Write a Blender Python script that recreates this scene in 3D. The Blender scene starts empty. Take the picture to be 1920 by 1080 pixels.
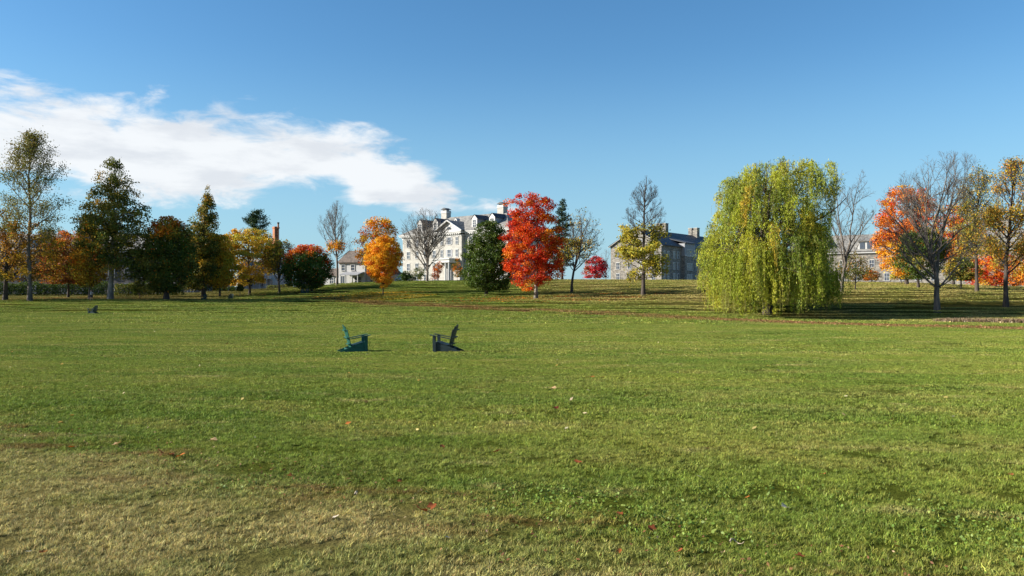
import bpy, math, random
import numpy as np
from mathutils import Vector, Matrix

sc = bpy.context.scene
COL = sc.collection
F0 = 1500.0          # focal length in photograph pixels
HZ = 550.0           # row of the horizon
EYE = 1.6

# ------------------------------------------------------------------ camera
cam = bpy.data.cameras.new("camera")
cam_ob = bpy.data.objects.new("camera", cam)
COL.objects.link(cam_ob)
cam.sensor_width = 36.0
cam.lens = 36.0 * F0 / 1920.0
cam.clip_start = 0.05
cam.clip_end = 9000.0
cam_ob.location = (0, 0, EYE)
cam_ob.rotation_euler = (math.radians(90) + math.atan((HZ - 540.0) / F0), 0, 0)
sc.camera = cam_ob

# ------------------------------------------------------------------ light
SUN_EL = math.radians(24.0)
SUN_AZ = math.radians(-3.0)
SUN_TO = Vector((-math.cos(SUN_AZ) * math.cos(SUN_EL), math.sin(SUN_AZ) * math.cos(SUN_EL), math.sin(SUN_EL)))
sun = bpy.data.lights.new("sun", 'SUN')
sun.energy = 5.0
sun.angle = math.radians(0.53)
sun.color = (1.0, 0.93, 0.82)
sun_ob = bpy.data.objects.new("sun", sun)
COL.objects.link(sun_ob)
sun_ob.rotation_euler = SUN_TO.to_track_quat('Z', 'Y').to_euler()
sun_ob.location = (-60, 20, 60)

SKY_STRENGTH = 0.075
world = bpy.data.worlds.new("World")
sc.world = world
world.use_nodes = True
wn = world.node_tree
wn.nodes.clear()


def N(nt, typ, **kw):
    n = nt.nodes.new(typ)
    for k, v in kw.items():
        if k.startswith('i_'):
            key = k[2:]
            n.inputs[int(key) if key.isdigit() else key].default_value = v
        else:
            setattr(n, k, v)
    return n


def L(nt, a, b):
    nt.links.new(a, b)


def MATH(nt, op, a, b=None, c=None, clamp=False):
    n = nt.nodes.new('ShaderNodeMath')
    n.operation = op
    n.use_clamp = clamp
    for i, v in enumerate((a, b, c)):
        if v is None:
            continue
        if isinstance(v, (int, float)):
            n.inputs[i].default_value = v
        else:
            nt.links.new(v, n.inputs[i])
    return n.outputs[0]


def SMOOTH(nt, x, lo, hi):
    n = nt.nodes.new('ShaderNodeMapRange')
    n.interpolation_type = 'SMOOTHSTEP'
    nt.links.new(x, n.inputs[0])
    n.inputs[1].default_value = lo
    n.inputs[2].default_value = hi
    return n.outputs[0]


def MIXC(nt, f, a, b, blend='MIX'):
    n = nt.nodes.new('ShaderNodeMix')
    n.data_type = 'RGBA'
    n.blend_type = blend
    for i, v in ((0, f), (6, a), (7, b)):
        if isinstance(v, (int, float)):
            n.inputs[i].default_value = v
        elif isinstance(v, tuple):
            n.inputs[i].default_value = v if len(v) == 4 else (*v, 1)
        else:
            nt.links.new(v, n.inputs[i])
    return n.outputs[2]


def build_world():
    nt = wn
    out = N(nt, 'ShaderNodeOutputWorld')
    bg = N(nt, 'ShaderNodeBackground')
    bg.inputs[1].default_value = SKY_STRENGTH
    sky = N(nt, 'ShaderNodeTexSky')
    sky.sky_type = 'NISHITA'
    sky.sun_disc = False
    sky.sun_elevation = SUN_EL
    sky.sun_rotation = math.atan2(SUN_TO.x, SUN_TO.y)
    sky.altitude = 100
    sky.air_density = 1.0
    sky.dust_density = 0.35
    sky.ozone_density = 2.2
    # clouds: a long bank drifting over the left part of the sky
    tc = N(nt, 'ShaderNodeTexCoord')
    sep = N(nt, 'ShaderNodeSeparateXYZ')
    L(nt, tc.outputs['Generated'], sep.inputs[0])
    x, y, z = sep.outputs
    az = MATH(nt, 'ARCTAN2', x, y)                      # radians, 0 = north
    el = MATH(nt, 'ARCSINE', z)
    # warped coordinates, stretched along the bank
    comb = N(nt, 'ShaderNodeCombineXYZ')
    L(nt, MATH(nt, 'MULTIPLY', az, 1.0), comb.inputs[0])
    L(nt, MATH(nt, 'MULTIPLY', el, 1.0), comb.inputs[1])
    mp = N(nt, 'ShaderNodeMapping')
    mp.inputs['Rotation'].default_value = (0, 0, math.radians(9))
    mp.inputs['Scale'].default_value = (6.0, 19.0, 1)
    L(nt, comb.outputs[0], mp.inputs[0])
    n1 = N(nt, 'ShaderNodeTexNoise', i_Scale=1.0, i_Detail=9.0, i_Roughness=0.56, i_Distortion=0.35)
    L(nt, mp.outputs[0], n1.inputs['Vector'])
    mp2 = N(nt, 'ShaderNodeMapping')
    mp2.inputs['Location'].default_value = (3.3, 1.7, 0)
    mp2.inputs['Rotation'].default_value = (0, 0, math.radians(9))
    mp2.inputs['Scale'].default_value = (17.0, 44.0, 1)
    L(nt, comb.outputs[0], mp2.inputs[0])
    n2 = N(nt, 'ShaderNodeTexNoise', i_Scale=1.0, i_Detail=8.0, i_Roughness=0.6, i_Distortion=0.5)
    L(nt, mp2.outputs[0], n2.inputs['Vector'])

    def curve(pts):            # (azimuth, elevation) polyline through a float curve, both in degrees
        fc = N(nt, 'ShaderNodeFloatCurve')
        c = fc.mapping.curves[0]
        fc.mapping.use_clip = False
        arr = [((a + 60.0) / 120.0, e / 30.0) for a, e in pts]
        c.points[0].location = arr[0]
        c.points[1].location = arr[-1]
        for p in arr[1:-1]:
            c.points.new(*p)
        for p in c.points:
            p.handle_type = 'AUTO_CLAMPED'
        fc.mapping.update()
        a01 = MATH(nt, 'MULTIPLY_ADD', az, 180 / math.pi / 120.0, 0.5)
        L(nt, a01, fc.inputs['Value'])
        return MATH(nt, 'MULTIPLY', fc.outputs[0], 30.0 * math.pi / 180)

    def pa(u, v):
        a = math.degrees(math.atan((u - 960) / F0))
        e = math.degrees(math.atan((HZ - v) / F0 * math.cos(math.radians(a))))
        return a, e
    top = curve([(-60, 13.0), pa(-60, 168), pa(120, 178), pa(320, 192), pa(450, 210), pa(560, 232), pa(650, 265), pa(735, 285), pa(800, 335), pa(900, 378), (10, 2), (60, 2)])
    bot = curve([(-60, 5.0), pa(0, 335), pa(130, 345), pa(280, 372), pa(400, 366), pa(520, 352), pa(620, 352), pa(700, 398), pa(880, 400), pa(960, 385), (10, 4), (60, 4)])
    t1 = MATH(nt, 'MULTIPLY', MATH(nt, 'SUBTRACT', top, el), F0 / 70.0)
    t2 = MATH(nt, 'MULTIPLY', MATH(nt, 'SUBTRACT', el, bot), F0 / 45.0)
    m = MATH(nt, 'MINIMUM', MATH(nt, 'MINIMUM', t1, t2), 0.95)
    m = MATH(nt, 'MAXIMUM', m, -2.0)
    d = MATH(nt, 'ADD', m, MATH(nt, 'MULTIPLY', MATH(nt, 'SUBTRACT', n1.outputs[0], 0.5), 2.9))
    d = MATH(nt, 'ADD', d, MATH(nt, 'MULTIPLY', MATH(nt, 'SUBTRACT', n2.outputs[0], 0.5), 1.8))
    dens = SMOOTH(nt, d, -0.30, 0.50)
    dens = MATH(nt, 'MULTIPLY', dens, 0.95)
    # cloud brightness: bright tops, faintly grey thick parts
    n3 = N(nt, 'ShaderNodeTexNoise', i_Scale=0.8, i_Detail=6.0, i_Roughness=0.6)
    mp3 = N(nt, 'ShaderNodeMapping')
    mp3.inputs['Location'].default_value = (1.3, 5.7, 0)
    mp3.inputs['Scale'].default_value = (9.0, 34.0, 1)
    L(nt, comb.outputs[0], mp3.inputs[0])
    L(nt, mp3.outputs[0], n3.inputs['Vector'])
    g = SMOOTH(nt, n3.outputs[0], 0.42, 0.66)
    ccol = MIXC(nt, g, (5.7, 5.85, 6.0), (4.7, 4.9, 5.2))
    hs = N(nt, 'ShaderNodeHueSaturation', i_Saturation=1.22, i_Value=1.0)
    L(nt, sky.outputs[0], hs.inputs['Color'])
    tint = MIXC(nt, 1.0, hs.outputs[0], (0.80, 0.95, 0.99), 'MULTIPLY')
    # pale air towards the horizon, the same all round
    low = MATH(nt, 'MULTIPLY', MATH(nt, 'SUBTRACT', 1.0, SMOOTH(nt, el, 0.0, 0.30)), 0.72)
    tint = MIXC(nt, low, tint, (1.95, 3.5, 4.75))
    col = MIXC(nt, dens, tint, ccol)
    L(nt, col, bg.inputs[0])
    L(nt, bg.outputs[0], out.inputs[0])


build_world()
sc.view_settings.view_transform = 'Standard'
sc.view_settings.look = 'None'
sc.view_settings.exposure = 1.15
sc.view_settings.gamma = 1.0
sc.view_settings.use_curve_mapping = False
try:
    sc.cycles.max_bounces = 6
    sc.cycles.diffuse_bounces = 3
    sc.cycles.transmission_bounces = 4
    sc.cycles.transparent_max_bounces = 4
except Exception:
    pass

# ------------------------------------------------------------------ terrain
def zv(d, v):
    return EYE - (v - HZ) * d / F0


_NEAR = [(-50, 0.0), (0, 0.0), (7, 0.0), (16, -0.27), (30, -0.62), (45, -0.76)]
_COLS = {
    -200: [(60, -.8), (94, -.78), (108, zv(108, 572)), (116, zv(116, 566.5)), (124, zv(124, 561.5)), (150, zv(150, 556.5)), (200, 1.47), (300, 1.8)],
    330: [(60, -.8), (94, -.78), (108, zv(108, 573)), (116, zv(116, 567)), (124, zv(124, 561.5)), (150, zv(150, 555.5)), (200, 1.7), (300, 2.2)],
    450: [(60, -.8), (94, -.78), (110, zv(110, 575)), (122, zv(122, 567)), (132, zv(132, 561)), (145, zv(145, 555)), (170, zv(170, 546)), (195, 2.8), (300, 3.2)],
    585: [(60, -.8), (94, -.72), (110, zv(110, 574)), (122, zv(122, 566)), (133, zv(133, 558)), (145, zv(145, 548.5)), (165, zv(165, 540)), (180, 3.28), (300, 4.0)],
    720: [(60, -.8), (90, -.62), (105, -.36), (112, zv(112, 574)), (118, zv(118, 563)), (125, zv(125, 552.5)), (140, zv(140, 540)), (160, zv(160, 529)), (180, 4.36), (300, 4.5)],
    900: [(60, -.8), (80, -.75), (96, -.32), (104, zv(104, 568.5)), (112, zv(112, 560)), (125, zv(125, 549)), (145, zv(145, 534)), (165, zv(165, 526)), (185, 4.6), (300, 4.7)],
    1050: [(60, -.8), (70, -.8), (84, zv(84, 588)), (96, zv(96, 575)), (104, zv(104, 565)), (110, zv(110, 559)), (125, zv(125, 547)), (145, zv(145, 530)), (160, zv(160, 524)), (185, 4.7), (300, 5.0)],
    1300: [(60, -.8), (70, -.78), (80, zv(80, 590)), (90, zv(90, 573)), (97, zv(97, 560)), (105, zv(105, 550)), (118, zv(118, 541)), (135, zv(135, 533.5)), (150, zv(150, 528.5)), (170, zv(170, 525.5)), (190, 4.8), (300, 5.4)],
    1450: [(60, -.8), (70, -.82), (78, zv(78, 595)), (83, zv(83, 588)), (88, zv(88, 572)), (93, zv(93, 558)), (98, zv(98, 549)), (108, zv(108, 543)), (122, zv(122, 537)), (135, zv(135, 532)), (150, 3.7), (180, 4.3), (300, 5.2)],
    1650: [(60, -.85), (70, -.92), (77, zv(77, 599)), (81, zv(81, 590)), (86, zv(86, 573)), (91, zv(91, 558)), (96, zv(96, 548)), (108, zv(108, 541.5)), (120, zv(120, 536)), (134, zv(134, 530.5)), (150, 3.7), (180, 4.0), (300, 4.8)],
    1850: [(55, -.78), (64, -.72), (75, -.66), (80, zv(80, 590)), (85, zv(85, 576)), (91, zv(91, 561)), (96, zv(96, 552)), (108, zv(108, 546)), (120, zv(120, 541.5)), (140, zv(140, 538.5)), (160, 2.9), (300, 3.2)],
    2150: [(55, -.78), (64, -.7), (75, -.6), (85, -.44), (92, zv(92, 575)), (105, zv(105, 558)), (120, zv(120, 546)), (140, zv(140, 541)), (160, 2.8), (300, 3.2)],
}
_us = sorted(_COLS)
_UG = np.linspace(-200, 2150, 95)
_DG = np.arange(-40, 421, 1.0)
_tab = np.array([np.interp(_DG, [p[0] for p in _NEAR + _COLS[u]], [p[1] for p in _NEAR + _COLS[u]]) for u in _us])
_tab = np.array([np.interp(_UG, _us, _tab[:, j]) for j in range(len(_DG))]).T


def _gauss(a, s, axis):
    k = np.exp(-0.5 * (np.arange(-int(3 * s), int(3 * s) + 1) / s) ** 2)
    k /= k.sum()
    r = len(k) // 2
    pad = [(0, 0)] * a.ndim
    pad[axis] = (r, r)
    b = np.pad(a, pad, mode='edge')
    return np.apply_along_axis(lambda q: np.convolve(q, k, 'valid'), axis, b)


_tab = _gauss(_gauss(_tab, 2.6, 1), 2.2, 0)


def gz(x, y):
    x = np.asarray(x, float)
    y = np.asarray(y, float)
    yy = np.maximum(y, 20.0)
    u = np.clip(960 + F0 * x / yy, _UG[0], _UG[-1])
    d = np.clip(y, _DG[0], _DG[-1])
    fu = (u - _UG[0]) / (_UG[1] - _UG[0])
    fd = d - _DG[0]
    iu = np.clip(fu.astype(int), 0, len(_UG) - 2)
    idd = np.clip(fd.astype(int), 0, len(_DG) - 2)
    a = fu - iu
    b = fd - idd
    z = (_tab[iu, idd] * (1 - a) * (1 - b) + _tab[iu + 1, idd] * a * (1 - b) + _tab[iu, idd + 1] * (1 - a) * b + _tab[iu + 1, idd + 1] * a * b)
    amp = np.clip((y - 3) / 15, 0, 1) * np.clip(1 - (y - 130) / 60, 0, 1)
    z = z + amp * (0.016 * np.sin(x * .41 + 1.3 * np.sin(y * .23)) * np.sin(y * .37 + .8 * np.sin(x * .19 + 1))
                   + 0.03 * np.sin(x * .13 + y * .07 + 2) * np.sin(y * .16 + .6 * np.sin(x * .08))
                   + 0.014 * np.sin(x * 1.3 + 2 * np.sin(y * .6)) * np.sin(y * 1.1 + np.sin(x * .9)))
    return z


def at(u, d, dz=0.0):
    x = (u - 960) / F0 * d
    return Vector((x, d, float(gz(x, d)) + dz))


def at_v(u, v):
    """ground point seen at pixel (u, v) of the photograph"""
    ds = np.concatenate([np.linspace(3, 60, 600), np.linspace(60, 200, 500)])
    xs = (u - 960) / F0 * ds
    vv = HZ + F0 * (EYE - gz(xs, ds)) / ds
    i = int(np.argmax(vv <= v))
    return Vector((xs[i], ds[i], float(gz(xs[i], ds[i]))))


# ------------------------------------------------------------------ mesh helpers
def mesh_np(name, V, F, mat=None, colour=None, smooth=False):
    """V (n,3); F (m,3|4) index array; colour: per-face rgb of the leaf pigment"""
    me = bpy.data.meshes.new(name)
    V = np.ascontiguousarray(V, dtype=np.float32)
    F = np.ascontiguousarray(F, dtype=np.int32)
    k = F.shape[1]
    me.vertices.add(len(V))
    me.vertices.foreach_set('co', V.ravel())
    me.loops.add(F.size)
    me.loops.foreach_set('vertex_index', F.ravel())
    me.polygons.add(len(F))
    me.polygons.foreach_set('loop_start', np.arange(0, F.size, k, dtype=np.int32))
    me.polygons.foreach_set('loop_total', np.full(len(F), k, dtype=np.int32))
    if smooth:
        me.polygons.foreach_set('use_smooth', np.ones(len(F), bool))
    if colour is not None:
        at_ = me.attributes.new('pigment', 'FLOAT_COLOR', 'FACE')
        c = np.ones((len(F), 4), np.float32)
        c[:, :3] = colour
        at_.data.foreach_set('color', c.ravel())
    me.update()
    me.validate()
    if mat is not None:
        me.materials.append(mat)
    return me


def link(name, me, parent=None, loc=None):
    o = bpy.data.objects.new(name, me)
    COL.objects.link(o)
    if parent is not None:
        o.parent = parent
    if loc is not None:
        o.location = loc
    return o


def tag(o, label=None, cat=None, group=None, kind=None):
    if label:
        o['label'] = label
    if cat:
        o['category'] = cat
    if group:
        o['group'] = group
    if kind:
        o['kind'] = kind
    return o


def empty(name, loc, rz=0.0):
    o = bpy.data.objects.new(name, None)
    COL.objects.link(o)
    o.location = loc
    o.rotation_euler = (0, 0, rz)
    o.empty_display_size = 0.3
    return o


class MB:
    """collects shapes into one mesh"""

    def __init__(s):
        s.v = []
        s.f = []

    def poly(s, pts):
        b = len(s.v)
        s.v += [tuple(p) for p in pts]
        s.f.append(tuple(range(b, b + len(pts))))
        return s

    def box(s, x0, x1, y0, y1, z0, z1):
        b = len(s.v)
        s.v += [(x, y, z) for z in (z0, z1) for y in (y0, y1) for x in (x0, x1)]
        for q in ((0, 2, 3, 1), (4, 5, 7, 6), (0, 1, 5, 4), (2, 6, 7, 3), (0, 4, 6, 2), (1, 3, 7, 5)):
            s.f.append(tuple(b + i for i in q))
        return s

    def prism(s, prof, axis, a, c):
        """extrude a profile (list of 2-D points, counter-clockwise) along an axis from a to c.
        axis 'y': profile in x,z.  axis 'x': profile in y,z.  axis 'z': profile in x,y"""
        n = len(prof)
        b = len(s.v)
        for t in (a, c):
            for p, q in prof:
                s.v.append((p, t, q) if axis == 'y' else (t, p, q) if axis == 'x' else (p, q, t))
        s.f.append(tuple(b + i for i in range(n)))
        s.f.append(tuple(b + n + i for i in reversed(range(n))))
        for i in range(n):
            j = (i + 1) % n
            s.f.append((b + i, b + n + i, b + n + j, b + j))
        return s

    def bar(s, p, q, w, h, up=(0, 0, 1)):
        p, q = Vector(p), Vector(q)
        d = (q - p).normalized()
        r = d.cross(Vector(up)).normalized() * w / 2
        t = r.cross(d).normalized() * h / 2
        b = len(s.v)
        for c in (p, q):
            for sx, sz in ((-1, -1), (1, -1), (1, 1), (-1, 1)):
                s.v.append(tuple(c + r * sx + t * sz))
        for f in ((0, 1, 2, 3), (7, 6, 5, 4), (0, 4, 5, 1), (1, 5, 6, 2), (2, 6, 7, 3), (3, 7, 4, 0)):
            s.f.append(tuple(b + i for i in f))
        return s

    def cyl(s, x, y, z0, z1, r0, r1=None, n=12):
        r1 = r0 if r1 is None else r1
        b = len(s.v)
        for z, r in ((z0, r0), (z1, r1)):
            for i in range(n):
                a = 2 * math.pi * i / n
                s.v.append((x + r * math.cos(a), y + r * math.sin(a), z))
        s.f.append(tuple(b + i for i in reversed(range(n))))
        s.f.append(tuple(b + n + i for i in range(n)))
        for i in range(n):
            j = (i + 1) % n
            s.f.append((b + i, b + j, b + n + j, b + n + i))
        return s

    def build(s, name, mat, parent=None, bevel=0.0, fix=True):
        me = bpy.data.meshes.new(name)
        me.from_pydata(s.v, [], s.f)
        me.materials.append(mat)
        if fix:
            import bmesh
            bm = bmesh.new()
            bm.from_mesh(me)
            bmesh.ops.recalc_face_normals(bm, faces=bm.faces)
            if bevel:
                bmesh.ops.bevel(bm, geom=list(bm.edges), offset=bevel, segments=1, affect='EDGES', clamp_overlap=True)
            bm.to_mesh(me)
            bm.free()
        me.update()
        return link(name, me, parent)


def copy_tree(o, parent=None):
    c = o.copy()
    COL.objects.link(c)
    if parent is not None:
        c.parent = parent
    for ch in list(o.children):
        copy_tree(ch, c)
    return c


# ------------------------------------------------------------------ materials
def new_mat(name):
    m = bpy.data.materials.new(name)
    m.use_nodes = True
    nt = m.node_tree
    nt.nodes.clear()
    out = N(nt, 'ShaderNodeOutputMaterial')
    return m, nt, out


def principled(name, col, rough=0.6, var=0.15, scale=6.0, bump=0.0, bscale=40.0, spec=0.3, col2=None, stretch=(1, 1, 1), coord='Object'):
    m, nt, out = new_mat(name)
    p = N(nt, 'ShaderNodeBsdfPrincipled')
    p.inputs['Roughness'].default_value = rough
    p.inputs['Specular IOR Level'].default_value = spec
    tc = N(nt, 'ShaderNodeTexCoord')
    mp = N(nt, 'ShaderNodeMapping')
    mp.inputs['Scale'].default_value = stretch
    L(nt, tc.outputs[coord], mp.inputs[0])
    n = N(nt, 'ShaderNodeTexNoise', i_Scale=scale, i_Detail=6.0, i_Roughness=0.65)
    L(nt, mp.outputs[0], n.inputs['Vector'])
    a = col
    b = col2 if col2 else tuple(min(1, c * (1 - 2.2 * var)) for c in col)
    c = MIXC(nt, SMOOTH(nt, n.outputs[0], 0.35, 0.68), a, b)
    L(nt, c, p.inputs['Base Color'])
    if bump:
        n2 = N(nt, 'ShaderNodeTexNoise', i_Scale=bscale, i_Detail=5.0)
        L(nt, mp.outputs[0], n2.inputs['Vector'])
        bp = N(nt, 'ShaderNodeBump', i_Strength=bump, i_Distance=0.05)
        L(nt, n2.outputs[0], bp.inputs['Height'])
        L(nt, bp.outputs[0], p.inputs['Normal'])
    L(nt, p.outputs[0], out.inputs[0])
    return m


def leaf_material(name, transl=0.35, gloss=0.06):
    m, nt, out = new_mat(name)
    a = N(nt, 'ShaderNodeAttribute', attribute_name='pigment')
    d = N(nt, 'ShaderNodeBsdfDiffuse')
    t = N(nt, 'ShaderNodeBsdfTranslucent')
    L(nt, a.outputs['Color'], d.inputs[0])
    tcol = MIXC(nt, 1.0, a.outputs['Color'], (1.25, 1.1, 0.8), 'MULTIPLY')
    L(nt, tcol, t.inputs[0])
    mx = N(nt, 'ShaderNodeMixShader')
    mx.inputs[0].default_value = transl
    L(nt, d.outputs[0], mx.inputs[1])
    L(nt, t.outputs[0], mx.inputs[2])
    g = N(nt, 'ShaderNodeBsdfGlossy', i_Roughness=0.5)
    g.inputs[0].default_value = (1, 1, 1, 1)
    m2 = N(nt, 'ShaderNodeMixShader')
    m2.inputs[0].default_value = gloss
    L(nt, mx.outputs[0], m2.inputs[1])
    L(nt, g.outputs[0], m2.inputs[2])
    L(nt, m2.outputs[0], out.inputs[0])
    return m


LEAF = leaf_material('leaf', 0.27, 0.010)
NEEDLE = leaf_material('needle', 0.12, 0.01)
LITTER = leaf_material('dry_leaf', 0.15, 0.012)
BARK_GREY = principled('grey_bark', (0.17, 0.145, 0.12), 0.9, 0.25, 3.0, 0.8, 12.0, col2=(0.075, 0.062, 0.05), stretch=(1, 1, .25))
BARK_DARK = principled('dark_bark', (0.085, 0.068, 0.055), 0.9, 0.25, 3.0, 0.8, 12.0, col2=(0.035, 0.028, 0.024), stretch=(1, 1, .25))
BARK_PALE = principled('pale_bark', (0.30, 0.27, 0.23), 0.9, 0.25, 2.0, 0.8, 12.0, col2=(0.10, 0.085, 0.07), stretch=(1, 1, .3))


def lawn_colour(nt):
    """colour of the lawn at a world position: greens, worn and dry areas, leaf-strewn line"""
    geo = N(nt, 'ShaderNodeNewGeometry')
    sep = N(nt, 'ShaderNodeSeparateXYZ')
    L(nt, geo.outputs['Position'], sep.inputs[0])
    x, y, z = sep.outputs
    flat = N(nt, 'ShaderNodeCombineXYZ')
    L(nt, x, flat.inputs[0])
    L(nt, y, flat.inputs[1])

    def noise(scale, detail=4.0, sx=1.0, sy=1.0, off=0.0, rough=0.55):
        mp = N(nt, 'ShaderNodeMapping')
        mp.inputs['Scale'].default_value = (sx, sy, 1)
        mp.inputs['Location'].default_value = (off, off * .7, 0)
        L(nt, flat.outputs[0], mp.inputs[0])
        n = N(nt, 'ShaderNodeTexNoise', i_Scale=scale, i_Detail=detail, i_Roughness=rough)
        L(nt, mp.outputs[0], n.inputs['Vector'])
        return n.outputs[0]
    big = noise(0.16, 6.0, 0.6, 1.0, 0.0, 0.65)
    mid = noise(0.7, 6.0, 0.8, 1.0, 11.0, 0.68)
    fine = noise(7.0, 5.0, 1, 1, 23.0, 0.8)
    streak = noise(0.40, 5.0, 0.30, 1.0, 5.0)
    c = MIXC(nt, SMOOTH(nt, big, 0.36, 0.66), GREEN_A, GREEN_B)
    c = MIXC(nt, MATH(nt, 'MULTIPLY', SMOOTH(nt, mid, 0.48, 0.68), 0.70), c, OLIVE)
    c = MIXC(nt, MATH(nt, 'MULTIPLY', SMOOTH(nt, streak, 0.46, 0.70), 0.35), c, STRAW_G)
    # near-left worn area: straw coloured grass
    s = MATH(nt, 'ADD', MATH(nt, 'MULTIPLY', MATH(nt, 'ADD', x, 6.3), -.552), MATH(nt, 'MULTIPLY', MATH(nt, 'SUBTRACT', y, 9.8), -.833))
    s = MATH(nt, 'ADD', s, MATH(nt, 'MULTIPLY', MATH(nt, 'SUBTRACT', mid, 0.5), 2.4))
    dry = MATH(nt, 'MULTIPLY', MATH(nt, 'MULTIPLY', SMOOTH(nt, s, -0.45, 0.9), 0.82), MATH(nt, 'MULTIPLY_ADD', SMOOTH(nt, noise(0.75, 5.0, 0.7, 1.0, 83.0), 0.40, 0.60), -0.55, 1.0))
    c = MIXC(nt, dry, c, STRAW)
    # brown leaf crumbs and bare patches along the edge of the worn area
    edge = MATH(nt, 'SUBTRACT', 1.0, MATH(nt, 'MULTIPLY', MATH(nt, 'ABSOLUTE', MATH(nt, 'ADD', s, -0.1)), 1.1), clamp=True)
    em = MATH(nt, 'MULTIPLY', edge, SMOOTH(nt, noise(2.0, 4.0, 0.5, 1.0, 31.0), 0.50, 0.66))
    c = MIXC(nt, MATH(nt, 'MULTIPLY', em, 0.65), c, BROWN)
    # scattered dry spots all over
    sp = SMOOTH(nt, noise(1.1, 5.0, 0.55, 1.0, 47.0), 0.59, 0.72)
    c = MIXC(nt, MATH(nt, 'MULTIPLY', sp, 0.55), c, STRAW)
    # the leaf-strewn line that crosses the lawn
    s2 = MATH(nt, 'ADD', MATH(nt, 'MULTIPLY', MATH(nt, 'ADD', x, 25.0), .742), MATH(nt, 'MULTIPLY', MATH(nt, 'SUBTRACT', y, 120.0), .670))
    wob = MATH(nt, 'ADD', s2, MATH(nt, 'MULTIPLY', MATH(nt, 'SUBTRACT', noise(0.12, 3.0, 1, 1, 61.0), 0.5), 3.0))
    ln = MATH(nt, 'SUBTRACT', 1.0, MATH(nt, 'MULTIPLY', MATH(nt, 'ABSOLUTE', wob), 0.38), clamp=True)
    ln = MATH(nt, 'MULTIPLY', MATH(nt, 'POWER', ln, 0.6), SMOOTH(nt, x, -36.0, -22.0))
    c = MIXC(nt, MATH(nt, 'MULTIPLY', ln, 0.7), c, LEAFBROWN)
    # the slope beyond it: unmown, straw and olive
    hill = MATH(nt, 'MULTIPLY', SMOOTH(nt, wob, 5.0, 14.0), SMOOTH(nt, x, -2.0, 8.0))
    hc = MIXC(nt, SMOOTH(nt, noise(0.30, 5.0, 0.5, 1.0, 71.0), 0.40, 0.62), HILL_A, HILL_B)
    c = MIXC(nt, MATH(nt, 'MULTIPLY', hill, 0.75), c, hc)
    # under the far left trees: bare and leaf strewn
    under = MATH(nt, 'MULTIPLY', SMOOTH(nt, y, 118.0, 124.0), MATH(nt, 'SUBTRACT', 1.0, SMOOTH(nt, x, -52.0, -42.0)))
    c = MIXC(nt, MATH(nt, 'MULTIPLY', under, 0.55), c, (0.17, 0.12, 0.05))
    f = MATH(nt, 'MULTIPLY_ADD', MATH(nt, 'SUBTRACT', fine, 0.5), 2.2, 1.0)
    cm = N(nt, 'ShaderNodeCombineColor')
    for i in range(3):
        L(nt, f, cm.inputs[i])
    return MIXC(nt, 1.0, c, cm.outputs[0], 'MULTIPLY')


GREEN_A = (0.135, 0.212, 0.034)
GREEN_B = (0.222, 0.272, 0.046)
OLIVE = (0.280, 0.285, 0.072)
STRAW_G = (0.360, 0.335, 0.108)
STRAW = (0.430, 0.380, 0.160)
BROWN = (0.22, 0.105, 0.045)
LEAFBROWN = (0.24, 0.125, 0.062)
HILL_A = (0.27, 0.275, 0.070)
HILL_B = (0.40, 0.335, 0.13)


def ground_material():
    m, nt, out = new_mat('lawn_ground')
    p = N(nt, 'ShaderNodeBsdfDiffuse')
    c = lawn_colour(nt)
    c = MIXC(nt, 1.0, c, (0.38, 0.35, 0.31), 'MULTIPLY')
    L(nt, c, p.inputs[0])
    geo = N(nt, 'ShaderNodeNewGeometry')
    n2 = N(nt, 'ShaderNodeTexNoise', i_Scale=9.0, i_Detail=6.0, i_Roughness=0.7)
    L(nt, geo.outputs['Position'], n2.inputs['Vector'])
    bp = N(nt, 'ShaderNodeBump', i_Strength=0.9, i_Distance=0.12)
    L(nt, n2.outputs[0], bp.inputs['Height'])
    L(nt, bp.outputs[0], p.inputs['Normal'])
    L(nt, p.outputs[0], out.inputs[0])
    return m


def grass_material():
    m, nt, out = new_mat('grass_blade')
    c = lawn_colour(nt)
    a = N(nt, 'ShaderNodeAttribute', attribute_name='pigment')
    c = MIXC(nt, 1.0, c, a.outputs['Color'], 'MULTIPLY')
    d = N(nt, 'ShaderNodeBsdfDiffuse')
    t = N(nt, 'ShaderNodeBsdfTranslucent')
    L(nt, c, d.inputs[0])
    L(nt, c, t.inputs[0])
    mx = N(nt, 'ShaderNodeMixShader')
    mx.inputs[0].default_value = 0.22
    L(nt, d.outputs[0], mx.inputs[1])
    L(nt, t.outputs[0], mx.inputs[2])
    g = N(nt, 'ShaderNodeBsdfGlossy', i_Roughness=0.45)
    m2 = N(nt, 'ShaderNodeMixShader')
    m2.inputs[0].default_value = 0.012
    L(nt, mx.outputs[0], m2.inputs[1])
    L(nt, g.outputs[0], m2.inputs[2])
    L(nt, m2.outputs[0], out.inputs[0])
    return m


GROUND = ground_material()
GRASS = grass_material()


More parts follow.
